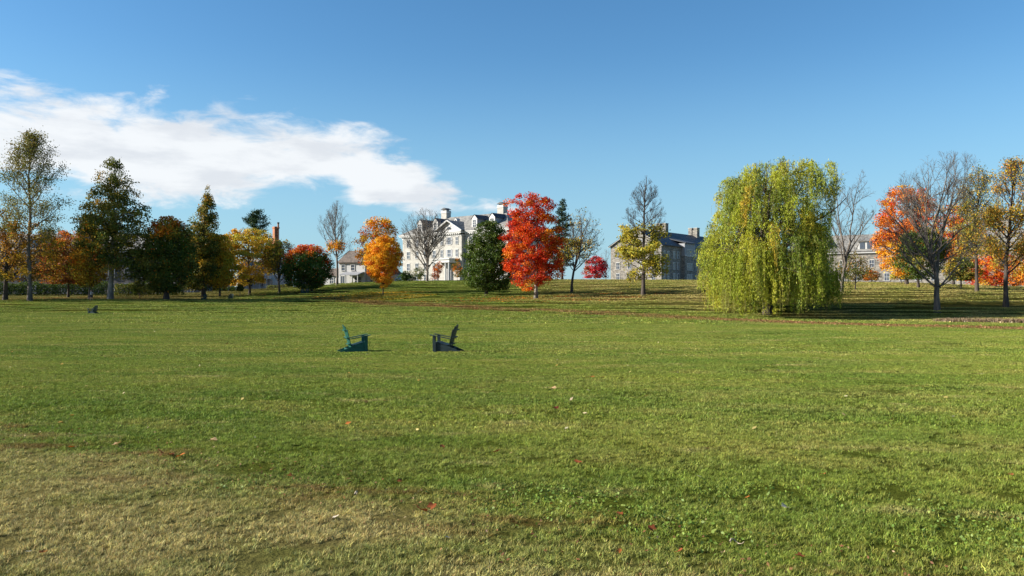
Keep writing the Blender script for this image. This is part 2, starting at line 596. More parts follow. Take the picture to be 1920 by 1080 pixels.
def build_ground():
    def axis(fine_lo, fine_hi, step, lo, hi):
        a = list(np.arange(fine_lo, fine_hi + .01, step))
        s, x = step, fine_hi
        while x < hi:
            s *= 1.25
            x += s
            a.append(min(x, hi))
        s, x = step, fine_lo
        b = []
        while x > lo:
            s *= 1.25
            x -= s
            b.append(max(x, lo))
        return np.array(b[::-1] + a)
    xs = axis(-90, 90, 0.9, -4000, 4000)
    ys = axis(0, 190, 0.75, -500, 5000)
    X, Y = np.meshgrid(xs, ys)
    Z = gz(X, Y)
    V = np.stack([X, Y, Z], -1).reshape(-1, 3)
    nx, ny = len(xs), len(ys)
    i = np.arange(ny - 1)[:, None] * nx + np.arange(nx - 1)[None]
    i = i.ravel()
    F = np.stack([i, i + 1, i + 1 + nx, i + nx], 1)
    o = link('ground', mesh_np('ground', V, F, GROUND, smooth=True))
    tag(o, kind='structure')


build_ground()

# ------------------------------------------------------------------ grass (uncountable: stuff)
def grass_patch(seed, size, n, h0, h1, w, lean=0.6, tight=.34, per=9):
    r = np.random.default_rng(seed)
    # blades gathered in loose tufts
    nc = max(8, n // per)
    cen = r.uniform(-size / 2, size / 2, (nc, 2))
    tuft_h = r.uniform(.55, 1.35, nc)
    tuft_v = r.uniform(.6, 1.35, nc)
    ci = r.integers(0, nc, n)
    base = cen[ci] + r.normal(0, size / math.sqrt(nc) * tight, (n, 2))
    h = r.uniform(h0, h1, n) * tuft_h[ci]
    az = r.uniform(0, 2 * math.pi, n)
    ln = r.uniform(0.15, 1.0, n) * lean * h * 1.6
    ww = w * r.uniform(0.6, 1.2, n)
    face = az + math.pi / 2 + r.normal(0, .5, n)
    sx, sy = np.cos(face) * ww / 2, np.sin(face) * ww / 2
    dx, dy = np.cos(az) * ln, np.sin(az) * ln
    V = np.zeros((n, 5, 3))
    for k, (t, wt) in enumerate(((0, 1), (0.55, .85))):
        px = base[:, 0] + dx * t * t
        py = base[:, 1] + dy * t * t
        pz = h * t - 0.004
        V[:, 2 * k] = np.stack([px - sx * wt, py - sy * wt, pz], 1)
        V[:, 2 * k + 1] = np.stack([px + sx * wt, py + sy * wt, pz], 1)
    V[:, 4] = np.stack([base[:, 0] + dx, base[:, 1] + dy, h * (1 - .25 * (ln / h / 1.5))], 1)
    b = np.arange(n)[:, None] * 5
    F = np.concatenate([b + np.array([[0, 1, 3]]), b + np.array([[0, 3, 2]]), b + np.array([[2, 3, 4]])])
    val = np.exp(r.normal(0, .32, n)) * tuft_v[ci]
    col = np.stack([val * r.uniform(.9, 1.18, n), val, val * r.uniform(.8, 1.1, n)], 1)
    dead = r.random(n) < 0.16
    col[dead] = np.array([1.65, 1.3, 1.35]) * r.uniform(.7, 1.1, (dead.sum(), 1))
    me = mesh_np('grass_tuft', V.reshape(-1, 3), F, GRASS, colour=np.tile(col, (3, 1)))
    return bpy.data.objects.new('grass_tuft', me)


def scatter_field(name, label, protos, pts, rots, scales, idx):
    me = bpy.data.meshes.new(name)
    me.vertices.add(len(pts))
    me.vertices.foreach_set('co', np.ascontiguousarray(pts, np.float32).ravel())
    a = me.attributes.new('turn', 'FLOAT', 'POINT')
    a.data.foreach_set('value', np.ascontiguousarray(rots, np.float32))
    a = me.attributes.new('size', 'FLOAT', 'POINT')
    a.data.foreach_set('value', np.ascontiguousarray(scales, np.float32))
    a = me.attributes.new('pick', 'INT', 'POINT')
    a.data.foreach_set('value', np.ascontiguousarray(idx, np.int32))
    me.update()
    o = link(name, me)
    tag(o, label, kind='stuff')
    ng = bpy.data.node_groups.new(name + '_field', 'GeometryNodeTree')
    ng.interface.new_socket('Geometry', in_out='INPUT', socket_type='NodeSocketGeometry')
    ng.interface.new_socket('Geometry', in_out='OUTPUT', socket_type='NodeSocketGeometry')
    gi = ng.nodes.new('NodeGroupInput')
    go = ng.nodes.new('NodeGroupOutput')
    iop = ng.nodes.new('GeometryNodeInstanceOnPoints')
    g2i = ng.nodes.new('GeometryNodeGeometryToInstance')
    for p in reversed(protos):
        oi = ng.nodes.new('GeometryNodeObjectInfo')
        oi.inputs['Object'].default_value = p
        oi.inputs['As Instance'].default_value = True
        ng.links.new(oi.outputs['Geometry'], g2i.inputs[0])

    def attr(nm, typ):
        n = ng.nodes.new('GeometryNodeInputNamedAttribute')
        n.data_type = typ
        n.inputs['Name'].default_value = nm
        return n.outputs['Attribute']
    cx = ng.nodes.new('ShaderNodeCombineXYZ')
    ng.links.new(attr('turn', 'FLOAT'), cx.inputs[2])
    ng.links.new(gi.outputs[0], iop.inputs['Points'])
    ng.links.new(g2i.outputs[0], iop.inputs['Instance'])
    iop.inputs['Pick Instance'].default_value = True
    ng.links.new(attr('pick', 'INT'), iop.inputs['Instance Index'])
    ng.links.new(cx.outputs[0], iop.inputs['Rotation'])
    ng.links.new(attr('size', 'FLOAT'), iop.inputs['Scale'])
    ng.links.new(iop.outputs[0], go.inputs[0])
    md = o.modifiers.new('field', 'NODES')
    md.node_group = ng
    return o


def grass_field(name, label, y0, y1, size, protos, seed, margin=2.0, keep=None, pack=.9):
    r = np.random.default_rng(seed)
    step = size * pack
    ys = np.arange(y0, y1, step)
    P = []
    for y in ys:
        hw = y * 0.67 + margin
        xs = np.arange(-hw, hw, step)
        P.append(np.stack([xs, np.full(len(xs), y)], 1))
    P = np.concatenate(P) + r.uniform(-.5, .5, (sum(len(p) for p in P), 2)) * step
    if keep is not None:
        P = P[keep(P)]
    z = gz(P[:, 0], P[:, 1])
    n = len(P)
    return scatter_field(name, label, protos, np.column_stack([P, z]), r.uniform(0, 6.28, n), r.uniform(.88, 1.2, n), r.integers(0, len(protos), n))


grass_field('grass', 'short mown grass of the near lawn', 2.6, 10.0, 0.5, [grass_patch(s, .56, 3200, .012, .034, .0034, 1.0, .30, 22) for s in range(4)], 1, 1.2)
grass_field('grass', 'short mown grass of the middle lawn', 9.7, 27.0, 1.2, [grass_patch(10 + s, 1.35, 6500, .014, .036, .0060, 1.0, .30, 18) for s in range(4)], 2, 2.0, pack=.75)
grass_field('grass', 'short mown grass of the far lawn', 26.4, 70.0, 3.0, [grass_patch(20 + s, 3.4, 8500, .012, .030, .016, 1.0) for s in range(4)], 3, 5.0, pack=.62)
grass_field('grass', 'rough grass of the slope and far bank', 68.0, 178.0, 6.0, [grass_patch(30 + s, 6.8, 7000, .03, .07, .055, .9) for s in range(4)], 4, 10.0, pack=.55)


# ------------------------------------------------------------------ trees
def tubes(P, R, k):
    """P (n,s,3) polylines, R (n,s) radii -> quads of k-sided tubes"""
    n, s, _ = P.shape
    T = np.gradient(P, axis=1)
    T /= np.linalg.norm(T, axis=2, keepdims=True) + 1e-9
    ref = np.where(np.abs(T[..., 2:3]) > .9, np.array([1., 0, 0]), np.array([0, 0, 1.]))
    A = np.cross(T, ref)
    A /= np.linalg.norm(A, axis=2, keepdims=True) + 1e-9
    B = np.cross(T, A)
    an = np.arange(k) * 2 * math.pi / k
    V = P[:, :, None] + R[:, :, None, None] * (A[:, :, None] * np.cos(an)[:, None] + B[:, :, None] * np.sin(an)[:, None])
    i = np.arange(n * s * k).reshape(n, s, k)
    a = i[:, :-1]
    b = i[:, 1:]
    F = np.stack([a, np.roll(a, -1, 2), np.roll(b, -1, 2), b], -1).reshape(-1, 4)
    return V.reshape(-1, 3), F


def join(parts):
    Vs, Fs, o = [], [], 0
    for V, F in parts:
        Vs.append(V)
        Fs.append(F + o)
        o += len(V)
    return np.concatenate(Vs), np.concatenate(Fs)


def unit(v):
    return v / (np.linalg.norm(v, axis=-1, keepdims=True) + 1e-9)


def leaf_quads(C, length, width, r, droop=0.0, axis=None):
    """rhombic leaf faces at centres C"""
    n = len(C)
    a = unit(r.normal(0, 1, (n, 3))) if axis is None else axis
    if droop:
        a = unit(a + np.array([0, 0, -droop]))
    b = unit(np.cross(a, unit(r.normal(0, 1, (n, 3)))))
    l = (length * r.uniform(.65, 1.3, n))[:, None] / 2
    w = (width * r.uniform(.65, 1.3, n))[:, None] / 2
    V = np.stack([C - a * l, C + b * w - a * l * .1, C + a * l, C - b * w - a * l * .1], 1)
    F = np.arange(n * 4).reshape(n, 4)
    return V.reshape(-1, 3), F


class Env:
    """crown outline: rows (height m, centre offset m, radius m), with lobes"""

    def __init__(s, rows, r, ky=0.9, lobes=.12):
        rows = sorted(rows)
        s.z = np.array([q[0] for q in rows])
        s.c = np.array([q[1] for q in rows])
        s.r = np.array([q[2] for q in rows])
        s.ky = ky
        s.ph = r.uniform(0, 6.28, 6)
        s.lob = lobes
        s.z0, s.z1 = s.z[0], s.z[-1]

    def rad(s, z):
        return np.interp(z, s.z, s.r, left=0, right=0)

    def cen(s, z):
        return np.interp(z, s.z, s.c)

    def q(s, p):
        """<1 inside"""
        z = p[..., 2]
        x = p[..., 0] - s.cen(z)
        y = p[..., 1] / s.ky
        az = np.arctan2(y, x)
        lob = 1 + s.lob * (np.sin(3 * az + z * .9 + s.ph[0]) * .5 + np.sin(5 * az - z * 1.3 + s.ph[1]) * .35 + np.sin(2 * az + z * 2.1 + s.ph[2]) * .35)
        return np.sqrt(x * x + y * y) / (s.rad(z) * lob + 1e-6)

    def sample(s, n, r, shell=.55, clear=0.0):
        out = []
        w = np.interp(np.linspace(s.z0, s.z1, 200), s.z, s.r) ** 1.6 + 1e-4
        zc = np.cumsum(w) / w.sum()
        while sum(map(len, out)) < n:
            z = np.interp(r.random(n), zc, np.linspace(s.z0, s.z1, 200))
            az = r.uniform(0, 6.28, n)
            q = r.random(n) ** shell
            R = s.rad(z) * q
            p = np.stack([s.cen(z) + R * np.cos(az), s.ky * R * np.sin(az), z], 1)
            p = p[s.q(p) < 0.98]
            out.append(p)
        return np.concatenate(out)[:n]


def rot_children(D, ang, r):
    """directions at angle ang from D, random azimuth"""
    p = unit(np.cross(D, unit(r.normal(0, 1, D.shape))))
    return unit(D * np.cos(ang)[:, None] + p * np.sin(ang)[:, None])


def grow(P0, D0, Ln, S, r, wob=.12, trop=.06):
    n = len(P0)
    pts = np.zeros((n, S + 1, 3))
    pts[:, 0] = P0
    d = D0.copy()
    for k in range(S):
        d = unit(d + r.normal(0, wob, (n, 3)) + np.array([0, 0, trop]))
        pts[:, k + 1] = pts[:, k] + d * (Ln / S)[:, None]
    return pts


def clip_len(env, P0, D, Ln, it=5, q=1.0, _k=.87):
    Ln = Ln.copy()
    for _ in range(int(it * 2.4)):
        bad = env.q(P0 + D * Ln[:, None]) > q
        Ln[bad] *= _k
    return Ln


def along(pts, R, t):
    """point, tangent and radius at fraction t of every polyline"""
    n, s, _ = pts.shape
    f = t * (s - 1)
    i = np.clip(f.astype(int), 0, s - 2)
    a = (f - i)[:, None]
    k = np.arange(n)
    p = pts[k, i] * (1 - a) + pts[k, i + 1] * a
    d = unit(pts[k, i + 1] - pts[k, i])
    return p, d, R[k, i] * (1 - a[:, 0]) + R[k, i + 1] * a[:, 0]


def pick_colours(pal, n, r, jit=.14):
    cols = np.array([p[:3] for p in pal], float)
    w = np.array([p[3] if len(p) > 3 else 1 for p in pal], float)
    c = cols[r.choice(len(pal), n, p=w / w.sum())]
    return c * r.uniform(1 - jit, 1 + jit, (n, 1)) * r.uniform(.94, 1.06, (n, 3))


def make_env(u, d, base_z, rows, r, ky, lobes, vb):
    m = d / F0
    rr = []
    for v, ul, ur in rows:
        h = EYE - (v - HZ) * m - base_z
        rr.append((h, ((ul + ur) / 2 - u) * m, max((ur - ul) / 2 * m, .05)))
    return Env(rr, r, ky, lobes)


def trunk_line(env, H, lean, r, wob=.01, S=12):
    t = np.linspace(0, 1, S + 1)
    z = t * H
    cx = env.cen(np.clip(z, env.z0, env.z1))
    x = cx * np.clip((t - .1) / .9, 0, 1) ** 1.3 * lean
    w = np.cumsum(r.normal(0, wob, (S + 1, 2)), 0) * H * .35
    w *= np.clip(t * 3, 0, 1)[:, None]
    return np.stack([x + w[:, 0], w[:, 1], z - .15 * (t == 0)], 1)


def flare(z, H, r0):
    t = z / H
    return .78 * r0 * (np.clip(1 - t, 0, 1) ** .8 * .93 + .07) * (1 + .42 * np.exp(-z / (r0 * 1.6)))


def finish_tree(root, wood, leaves, bark, leafmat=LEAF, trunk_part=None, limbs_name='limbs', crown_name='crown'):
    if trunk_part is not None:
        link('trunk', mesh_np('trunk', *trunk_part, bark, smooth=True), root)
    if wood is not None and len(wood):
        tag(link(limbs_name, mesh_np(limbs_name, *join(wood), bark, smooth=True), root), kind='stuff')
    if leaves is not None and len(leaves[1]):
        V, F, C = leaves
        tag(link(crown_name, mesh_np(crown_name, V, F, leafmat, colour=C), root), kind='stuff')


def leafy(name, label, u, d, rows, seed, pal, pal2=None, split=None, r0=.28, nprim=26, nclump=170, nleaf=70, rc=.75, ll=.30, lw=.22,
          hb=None, bark=BARK_GREY, ky=.9, lobes=.13, e0=20, e1=70, lead=.93, group=None, lean=.8, shell=.5, cat='tree', vb=None,
          crown='crown', droop=0.0, flat=.7, thin=None, twigs=True, lb=None):
    r = np.random.default_rng(seed)
    p0 = at(u, d)
    root = tag(empty(name, p0), label, cat, group)
    env = make_env(u, d, p0.z, rows, r, ky, lobes, vb)
    H = env.z1 * lead
    tl = trunk_line(env, H, lean, r)
    tr = flare(np.clip(tl[:, 2], 0, None), H, r0)
    trunk_part = tubes(tl[None], tr[None], 10)
    hb = hb if hb is not None else max(.14 * H, env.z0 * .9)
    # primaries
    t = np.sort(r.uniform(hb / H, .96, nprim))
    Tn = np.repeat(tl[None], nprim, 0)
    p, _, rad = along(Tn, np.repeat(tr[None], nprim, 0), t)
    az = np.arange(nprim) * 2.399 + r.uniform(-.4, .4, nprim)
    el = np.radians(e0 + (e1 - e0) * (t - t[0]) / (t[-1] - t[0] + 1e-6) + r.normal(0, 7, nprim))
    D = np.stack([np.cos(az) * np.cos(el), np.sin(az) * np.cos(el), np.sin(el)], 1)
    Ln = np.full(nprim, env.r.max() * 2.0)
    Ln = clip_len(env, p, D, Ln, 9, .9)
    pr = grow(p, D, Ln, 7, r, .10, .05)
    rb = np.minimum(rad * .55, .022 * Ln + .02)
    tt = np.linspace(0, 1, 8)
    prr = rb[:, None] * (1 - .82 * tt[None])
    wood = [tubes(pr, prr, 6)]
    # clumps of foliage fill the crown; each hangs on a twig from the nearest limb
    C = env.sample(nclump, r, shell)
    if thin is not None:
        h = (C[:, 2] - env.z0) / (env.z1 - env.z0)
        C = C[r.random(len(C)) < thin(h, C[:, 0])]
    nodes = np.concatenate([pr[:, 1:].reshape(-1, 3), tl[4:]])
    nrad = np.concatenate([prr[:, 1:].reshape(-1), tr[4:]])
    dv = C[:, None] - nodes[None]
    dist = np.linalg.norm(dv, axis=2) + np.maximum(0, nodes[None, :, 2] - C[:, None, 2]) * .8
    j = dist.argmin(1)
    A = nodes[j]
    s = np.linspace(0, 1, 5)[None, :, None]
    mid = (A + C) / 2 + r.normal(0, .12, A.shape) + np.array([0, 0, .12]) * np.linalg.norm(C - A, axis=1)[:, None]
    tw = A[:, None] * (1 - s) ** 2 + 2 * mid[:, None] * s * (1 - s) + C[:, None] * s * s
    if twigs:
        lt = np.linalg.norm(C - A, axis=1)
        rt = np.minimum(nrad[j] * .7, .012 * lt + .016)
        wood.append(tubes(tw, rt[:, None] * (1 - .75 * np.linspace(0, 1, 5)[None]), 4))
    # leaves
    n = len(C)
    per = np.maximum(6, (nleaf * 1.3 * r.uniform(.55, 1.45, n))).astype(int)
    ll, lw = ll * .86, lw * .86
    k = np.repeat(np.arange(n), per)
    m = len(k)
    rcl = rc * r.uniform(.7, 1.35, n)
    g = r.normal(0, 1, (m, 3))
    g = g / np.maximum(1, np.linalg.norm(g, axis=1) / 1.9)[:, None]
    X = C[k] + g * rcl[k][:, None] * np.array([.62, .62, .62 * flat])
    on = r.random(m) < .18
    sidx = r.integers(1, 5, m)
    X[on] = tw[k[on], sidx[on]] + r.normal(0, .16, (on.sum(), 3))
    keep = (env.q(X) < 1.12) & (X[:, 2] > (lb if lb is not None else .4))
    X, k = X[keep], k[keep]
    m = len(X)
    cc = pick_colours(pal, n, r, .12)
    if pal2 is not None:
        h = (C[:, 2] - env.z0) / (env.z1 - env.z0)
        s2 = r.random(n) < split(h, C)
        c2 = pick_colours(pal2, n, r, .12)
        cc[s2] = c2[s2]
    col = cc[k] * r.uniform(.72, 1.22, (m, 1)) * r.uniform(.92, 1.08, (m, 3))
    mixin = r.random(m) < .06
    col[mixin] = pick_colours(pal if pal2 is None else pal + pal2, m, r)[mixin]
    V, F = leaf_quads(X, ll, lw, r, droop)
    finish_tree(root, wood, (V, F, np.clip(col, 0, .9)), bark, LEAF, trunk_part, crown_name=crown)
    return root


def bare(name, label, u, d, rows, seed, r0=.28, n1=30, n2=9, n3=7, n4=4, hb=None, e0=25, e1=65, lead=1.0, bark=BARK_GREY, ky=.9,
         lean=.8, pal=None, leafp=None, nleaf=3, ll=.26, lw=.18, trop=.07, twig=.011, group=None, q=1.12, spread=.26, t2=.25, ang=42, cat='tree', l2=.42, clusters=0, rcl=.3, forks=None):
    r = np.random.default_rng(seed)
    p0 = at(u, d)
    root = tag(empty(name, p0), label, cat, group)
    env = make_env(u, d, p0.z, rows, r, ky, .1, None)
    Htop = env.z1
    H = Htop * lead
    tl = trunk_line(env, H, lean, r, .012)
    tr = flare(np.clip(tl[:, 2], 0, None), Htop if lead > .8 else H * 1.9, r0)
    parts = tubes(tl[None], tr[None], 10)
    hb = hb if hb is not None else .2 * Htop
    t = np.sort(r.uniform(hb / H, .985, n1))
    p, _, rad = along(np.repeat(tl[None], n1, 0), np.repeat(tr[None], n1, 0), t)
    az = np.arange(n1) * 2.399 + r.uniform(-.5, .5, n1)
    if lead > .8:
        el = np.radians(e0 + (e1 - e0) * (t - t[0]) / (t[-1] - t[0]) + r.normal(0, 6, n1))
    else:
        el = np.radians(r.permutation(np.linspace(e0, e1, n1)) + r.normal(0, 4, n1))
    D = np.stack([np.cos(az) * np.cos(el), np.sin(az) * np.cos(el), np.sin(el)], 1)
    Ln = clip_len(env, p, D, np.full(n1, (env.z1 - env.z0) * 1.1), 12, q)
    b1 = grow(p, D, Ln, 9, r, .09, trop)
    rb = np.minimum(rad * (.6 if lead > .8 else .72), .0125 * Ln + .02)
    rr1 = rb[:, None] * (1 - .85 * np.linspace(0, 1, 10)[None])
    wood = [tubes(b1, rr1, 6)]
    par, prad, plen = b1, rr1, Ln
    tips = [b1[:, -1]]
    for lev, (nc, sides, S) in enumerate(((n2, 4, 6), (n3, 3, 4), (n4, 3, 3))):
        if not nc:
            break
        n = len(par)
        kk = np.repeat(np.arange(n), nc)
        tt = np.clip((np.tile(np.arange(nc), n) + r.random(n * nc)) / nc * (1 - t2) + t2, 0, .99)
        P, T, R = along(par[kk], prad[kk], tt)
        a = np.radians(r.normal(ang, 10, len(kk)))
        Dc = rot_children(T, a, r)
        Dc = unit(Dc + np.array([0, 0, .18]))
        ll_ = plen[kk] * l2 * (1.15 - .6 * tt) * r.uniform(.6, 1.25, len(kk)) + .15
        ll_ = clip_len(env, P, Dc, ll_, 4, q)
        ok = (ll_ > .12) & (r.random(len(kk)) < np.clip(plen[kk] / np.percentile(plen, 75), .22, 1))
        P, Dc, ll_, R = P[ok], Dc[ok], ll_[ok], R[ok]
        ch = grow(P, Dc, ll_, S, r, .12, trop * 1.1)
        rch = np.maximum(np.minimum(R * .7, .012 * ll_ + .008), twig)
        rr = rch[:, None] * (1 - .6 * np.linspace(0, 1, S + 1)[None])
        wood.append(tubes(ch, rr, sides))
        par, prad, plen = ch, rr, ll_
        tips.append(ch[:, -1])
        tips.append(ch[:, -2])
    leaves = None
    if pal is not None:
        X = np.concatenate(tips[1:])
        h = X[:, 2] / Htop
        X = X[r.random(len(X)) < leafp(h, X[:, 0])]
        X = np.repeat(X, nleaf, 0)
        cc = np.repeat(pick_colours(pal, len(X) // nleaf, r, .2), nleaf, 0)
        X = X + r.normal(0, rcl, X.shape) * np.array([1, 1, .75])
        V, F = leaf_quads(X, ll, lw, r)
        leaves = (V, F, np.clip(cc * r.uniform(.75, 1.2, (len(X), 1)), 0, .9))
    finish_tree(root, wood, leaves, bark, LEAF, parts)
    return root


def conifer(name, label, u, d, rows, seed, r0=.25, layers=22, per=7, pal=None, ll=.35, lw=.09, dens=46, droop=-8, hb=None, gap=0.0, group=None, tuft=.28, bark=BARK_DARK):
    r = np.random.default_rng(seed)
    p0 = at(u, d)
    root = tag(empty(name, p0), label, 'tree', group)
    env = make_env(u, d, p0.z, rows, r, .95, .12, None)
    H = env.z1
    tl = trunk_line(env, H, .9, r, .006)
    tr = flare(np.clip(tl[:, 2], 0, None), H, r0)
    trunk = tubes(tl[None], tr[None], 8)
    n = layers * per
    z = np.repeat(np.linspace(env.z0 + .2, H * .985, layers), per) + r.normal(0, .12, n)
    az = r.uniform(0, 6.28, n)
    R = np.maximum(env.rad(np.clip(z, env.z0, env.z1 - .05)), .15) * r.uniform(.6, 1.1, n)
    p = along(np.repeat(tl[None], n, 0), np.repeat(tr[None], n, 0), np.clip(z / H, 0, 1))[0]
    el = np.radians(droop + 30 * (z / H) ** 2 + r.normal(0, 7, n))
    D = np.stack([np.cos(az) * np.cos(el), np.sin(az) * np.cos(el), np.sin(el)], 1)
    br = grow(p, D, R, 5, r, .06, .05)
    wood = [tubes(br, (.012 * R + .012)[:, None] * (1 - .7 * np.linspace(0, 1, 6)[None]), 4)]
    cnt = np.maximum(5, dens * R / R.max()).astype(int)
    k = np.repeat(np.arange(n), cnt)
    t = r.uniform(.25, 1.02, len(k)) ** .8
    P, T, _ = along(br[k], np.ones((len(k), 6)), np.clip(t, 0, 1))
    P = P + r.normal(0, 1, P.shape) * np.array([tuft, tuft, tuft * .45])
    ax = unit(T + r.normal(0, .6, T.shape) + np.array([0, 0, .2]))
    V, F = leaf_quads(P, ll, lw, r, axis=ax)
    col = pick_colours(pal, len(P), r, .25)
    finish_tree(root, wood, (V, F, col), bark, NEEDLE, trunk)
    return root

# pigment palettes: r, g, b, weight
RED = [(.56, .042, .010, 4), (.62, .075, .012, 3), (.38, .028, .010, 2.5), (.64, .16, .02, 1.2)]
ORANGE = [(.74, .36, .022, 4), (.78, .45, .030, 3), (.66, .27, .016, 2), (.70, .47, .05, 1.5)]
DEEP_ORANGE = [(.62, .18, .014, 4), (.68, .26, .020, 3), (.48, .10, .012, 2)]
YELLOW = [(.58, .40, .035, 4), (.52, .42, .05, 3), (.58, .32, .03, 2), (.34, .33, .045, 2)]
GOLD = [(.48, .29, .030, 3), (.54, .36, .035, 3), (.34, .28, .038, 2)]
BRONZE = [(.26, .15, .035, 3), (.34, .17, .03, 2), (.17, .14, .035, 2)]
RUSSET = [(.34, .075, .028, 3), (.40, .12, .03, 2), (.20, .085, .028, 2)]
DARKGREEN = [(.060, .100, .016, 4), (.085, .130, .020, 3), (.042, .070, .013, 2)]
GREEN = [(.075, .135, .024, 3), (.10, .16, .028, 2), (.055, .10, .02, 2)]
OLIVEL = [(.16, .17, .035, 3), (.22, .20, .04, 2), (.115, .135, .03, 3)]
OLIVEDARK = [(.11, .13, .024, 4), (.18, .175, .032, 2.5), (.24, .18, .03, 1), (.08, .10, .02, 3)]
WILLOW = [(.345, .380, .036, 4), (.27, .315, .036, 3), (.42, .40, .042, 1.5), (.15, .195, .028, 3.2), (.44, .35, .04, .25)]
PINE = [(.030, .062, .024, 3), (.042, .08, .026, 2), (.024, .046, .022, 2)]
SPRUCE = [(.028, .052, .032, 3), (.040, .068, .036, 2)]
CRIMSON = [(.50, .030, .045, 3), (.42, .022, .035, 2), (.56, .06, .05, 1)]

# ---- left tree line, from the left edge
leafy('shade_tree', 'low bronze leaved tree with dark trunk at the left end of the row', 10, 121, [(392, -25, 30), (420, -70, 88), (455, -90, 112), (495, -90, 118), (528, -70, 95)], 11,
      BRONZE, GOLD, lambda h, C: .25 + .2 * (C[:, 0] > 3), r0=.42, nprim=22, nclump=190, nleaf=58, rc=.95, ll=.36, lw=.26, hb=3.0, bark=BARK_DARK)
bare('shade_tree', 'tallest thin leaved tree on the left, sky showing through its grey green crown', 56, 119, [(250, 58, 74), (275, 32, 100), (310, 8, 104), (350, -2, 108), (400, -4, 122), (440, 0, 112), (475, 22, 88)], 12,
     r0=.40, n1=44, n2=9, n3=5, n4=0, hb=6.5, e0=15, e1=68, bark=BARK_GREY, pal=OLIVEL + [(.2, .15, .04, 2)], leafp=lambda h, x: np.where(h > .42, .78, .50), nleaf=7, ll=.24, lw=.15, rcl=.5, lean=1.0)
leafy('maple_tree', 'russet red maple behind the tall thin leaved tree on the left', 128, 138, [(432, 108, 138), (450, 88, 158), (480, 74, 170), (510, 70, 172), (532, 84, 160)], 13,
      RUSSET + BRONZE, DEEP_ORANGE, lambda h, C: .06 + .28 * (h > .75), r0=.25, nclump=210, nleaf=62, rc=.9, ll=.34, lw=.24, hb=2.4, bark=BARK_DARK)
leafy('maple_tree', 'golden orange maple beside the dark tall tree, person walking in front', 167, 125, [(418, 158, 182), (440, 142, 204), (470, 132, 214), (500, 130, 210), (522, 136, 202), (538, 150, 184)], 14,
      BRONZE + GOLD, DEEP_ORANGE + YELLOW, lambda h, C: .22 + .4 * (C[:, 0] > 0) * (h > .3), r0=.19, nclump=200, nleaf=60, rc=.75, ll=.30, lw=.22, hb=1.9, bark=BARK_GREY)
leafy('cottonwood_tree', 'tall dark olive tree with pale patched trunk, pointed top leaning right', 207, 123.5, [(283, 213, 224), (302, 198, 230), (325, 184, 238), (355, 172, 256), (385, 160, 268), (410, 146, 284), (440, 142, 290), (475, 152, 284), (505, 190, 284), (528, 232, 280)], 15,
      OLIVEDARK, GOLD, lambda h, C: .03 + .22 * (C[:, 0] < -1.5) * (h > .4), r0=.52, nprim=44, nclump=330, nleaf=62, rc=.85, ll=.34, lw=.25, hb=5, e0=5, e1=65, bark=BARK_PALE, lean=1.0, lobes=.2, shell=.6)
leafy('shade_tree', 'dark green tree with an orange patch at its top, thick dark trunk', 312, 125, [(405, 304, 326), (420, 288, 348), (445, 274, 362), (480, 266, 366), (515, 262, 362), (540, 276, 346), (549, 292, 330)], 16,
      OLIVEDARK + DARKGREEN, DEEP_ORANGE + GOLD, lambda h, C: .9 * (h > .72) * (C[:, 0] < 2.2), r0=.50, nprim=34, nclump=360, nleaf=62, rc=.9, ll=.34, lw=.25, hb=1.6, bark=BARK_DARK)
leafy('shade_tree', 'dark tree with slender pointed spire rising behind the orange topped tree', 382, 139, [(346, 388, 394), (365, 382, 397), (390, 368, 401), (415, 356, 408), (440, 348, 412), (475, 336, 410), (510, 332, 412), (545, 346, 404)], 17,
      OLIVEDARK, GOLD, lambda h, C: .12 + .25 * (h > .6), r0=.42, nprim=40, nclump=360, nleaf=62, rc=.85, ll=.34, lw=.24, hb=1.6, e0=15, e1=74, bark=BARK_DARK, lean=1.0, lobes=.18)
leafy('shade_tree', 'deep yellow tree squeezed between the spire tree and the bright yellow tree', 412, 141, [(440, 392, 422), (460, 384, 436), (490, 380, 440), (520, 384, 436), (540, 394, 424)], 18,
      YELLOW + GOLD, ORANGE, lambda h, C: .12 + 0 * h, r0=.2, nclump=190, nleaf=60, rc=.85, ll=.34, lw=.24, hb=1.5, bark=BARK_DARK)
leafy('shade_tree', 'wide bright yellow tree with layered open limbs below a distant pine', 468, 146, [(428, 446, 488), (440, 420, 510), (460, 402, 526), (485, 396, 526), (512, 402, 512), (536, 410, 492)], 19,
      YELLOW, GOLD, lambda h, C: .25 + .35 * (h < .5), r0=.28, nprim=30, nclump=300, nleaf=58, rc=.85, ll=.36, lw=.25, hb=1.8, bark=BARK_DARK, flat=.45,
      thin=lambda h, x: np.where(h < .55, .7, 1.0))
bare('shade_tree', 'mostly bare grey tree with a few dull yellow leaves beside the yellow tree', 524, 148, [(452, 512, 540), (470, 496, 556), (495, 486, 560), (520, 488, 556), (535, 500, 546)], 20,
     r0=.26, n1=18, n2=9, n3=7, n4=4, hb=1.6, e0=15, e1=72, lead=.5, bark=BARK_GREY, pal=GOLD + OLIVEL, leafp=lambda h, x: np.where(x < 0, .30, .10), nleaf=3, ll=.3, lw=.2, rcl=.3)
conifer('pine_tree', 'lone dark pine crown showing above the yellow tree', 481, 205, [(400, 474, 489), (408, 462, 500), (420, 456, 507), (432, 452, 508), (446, 470, 500), (470, 476, 488)], 21, r0=.4, layers=8, per=6, pal=PINE, ll=.8, lw=.16, dens=150, droop=12, tuft=.5)
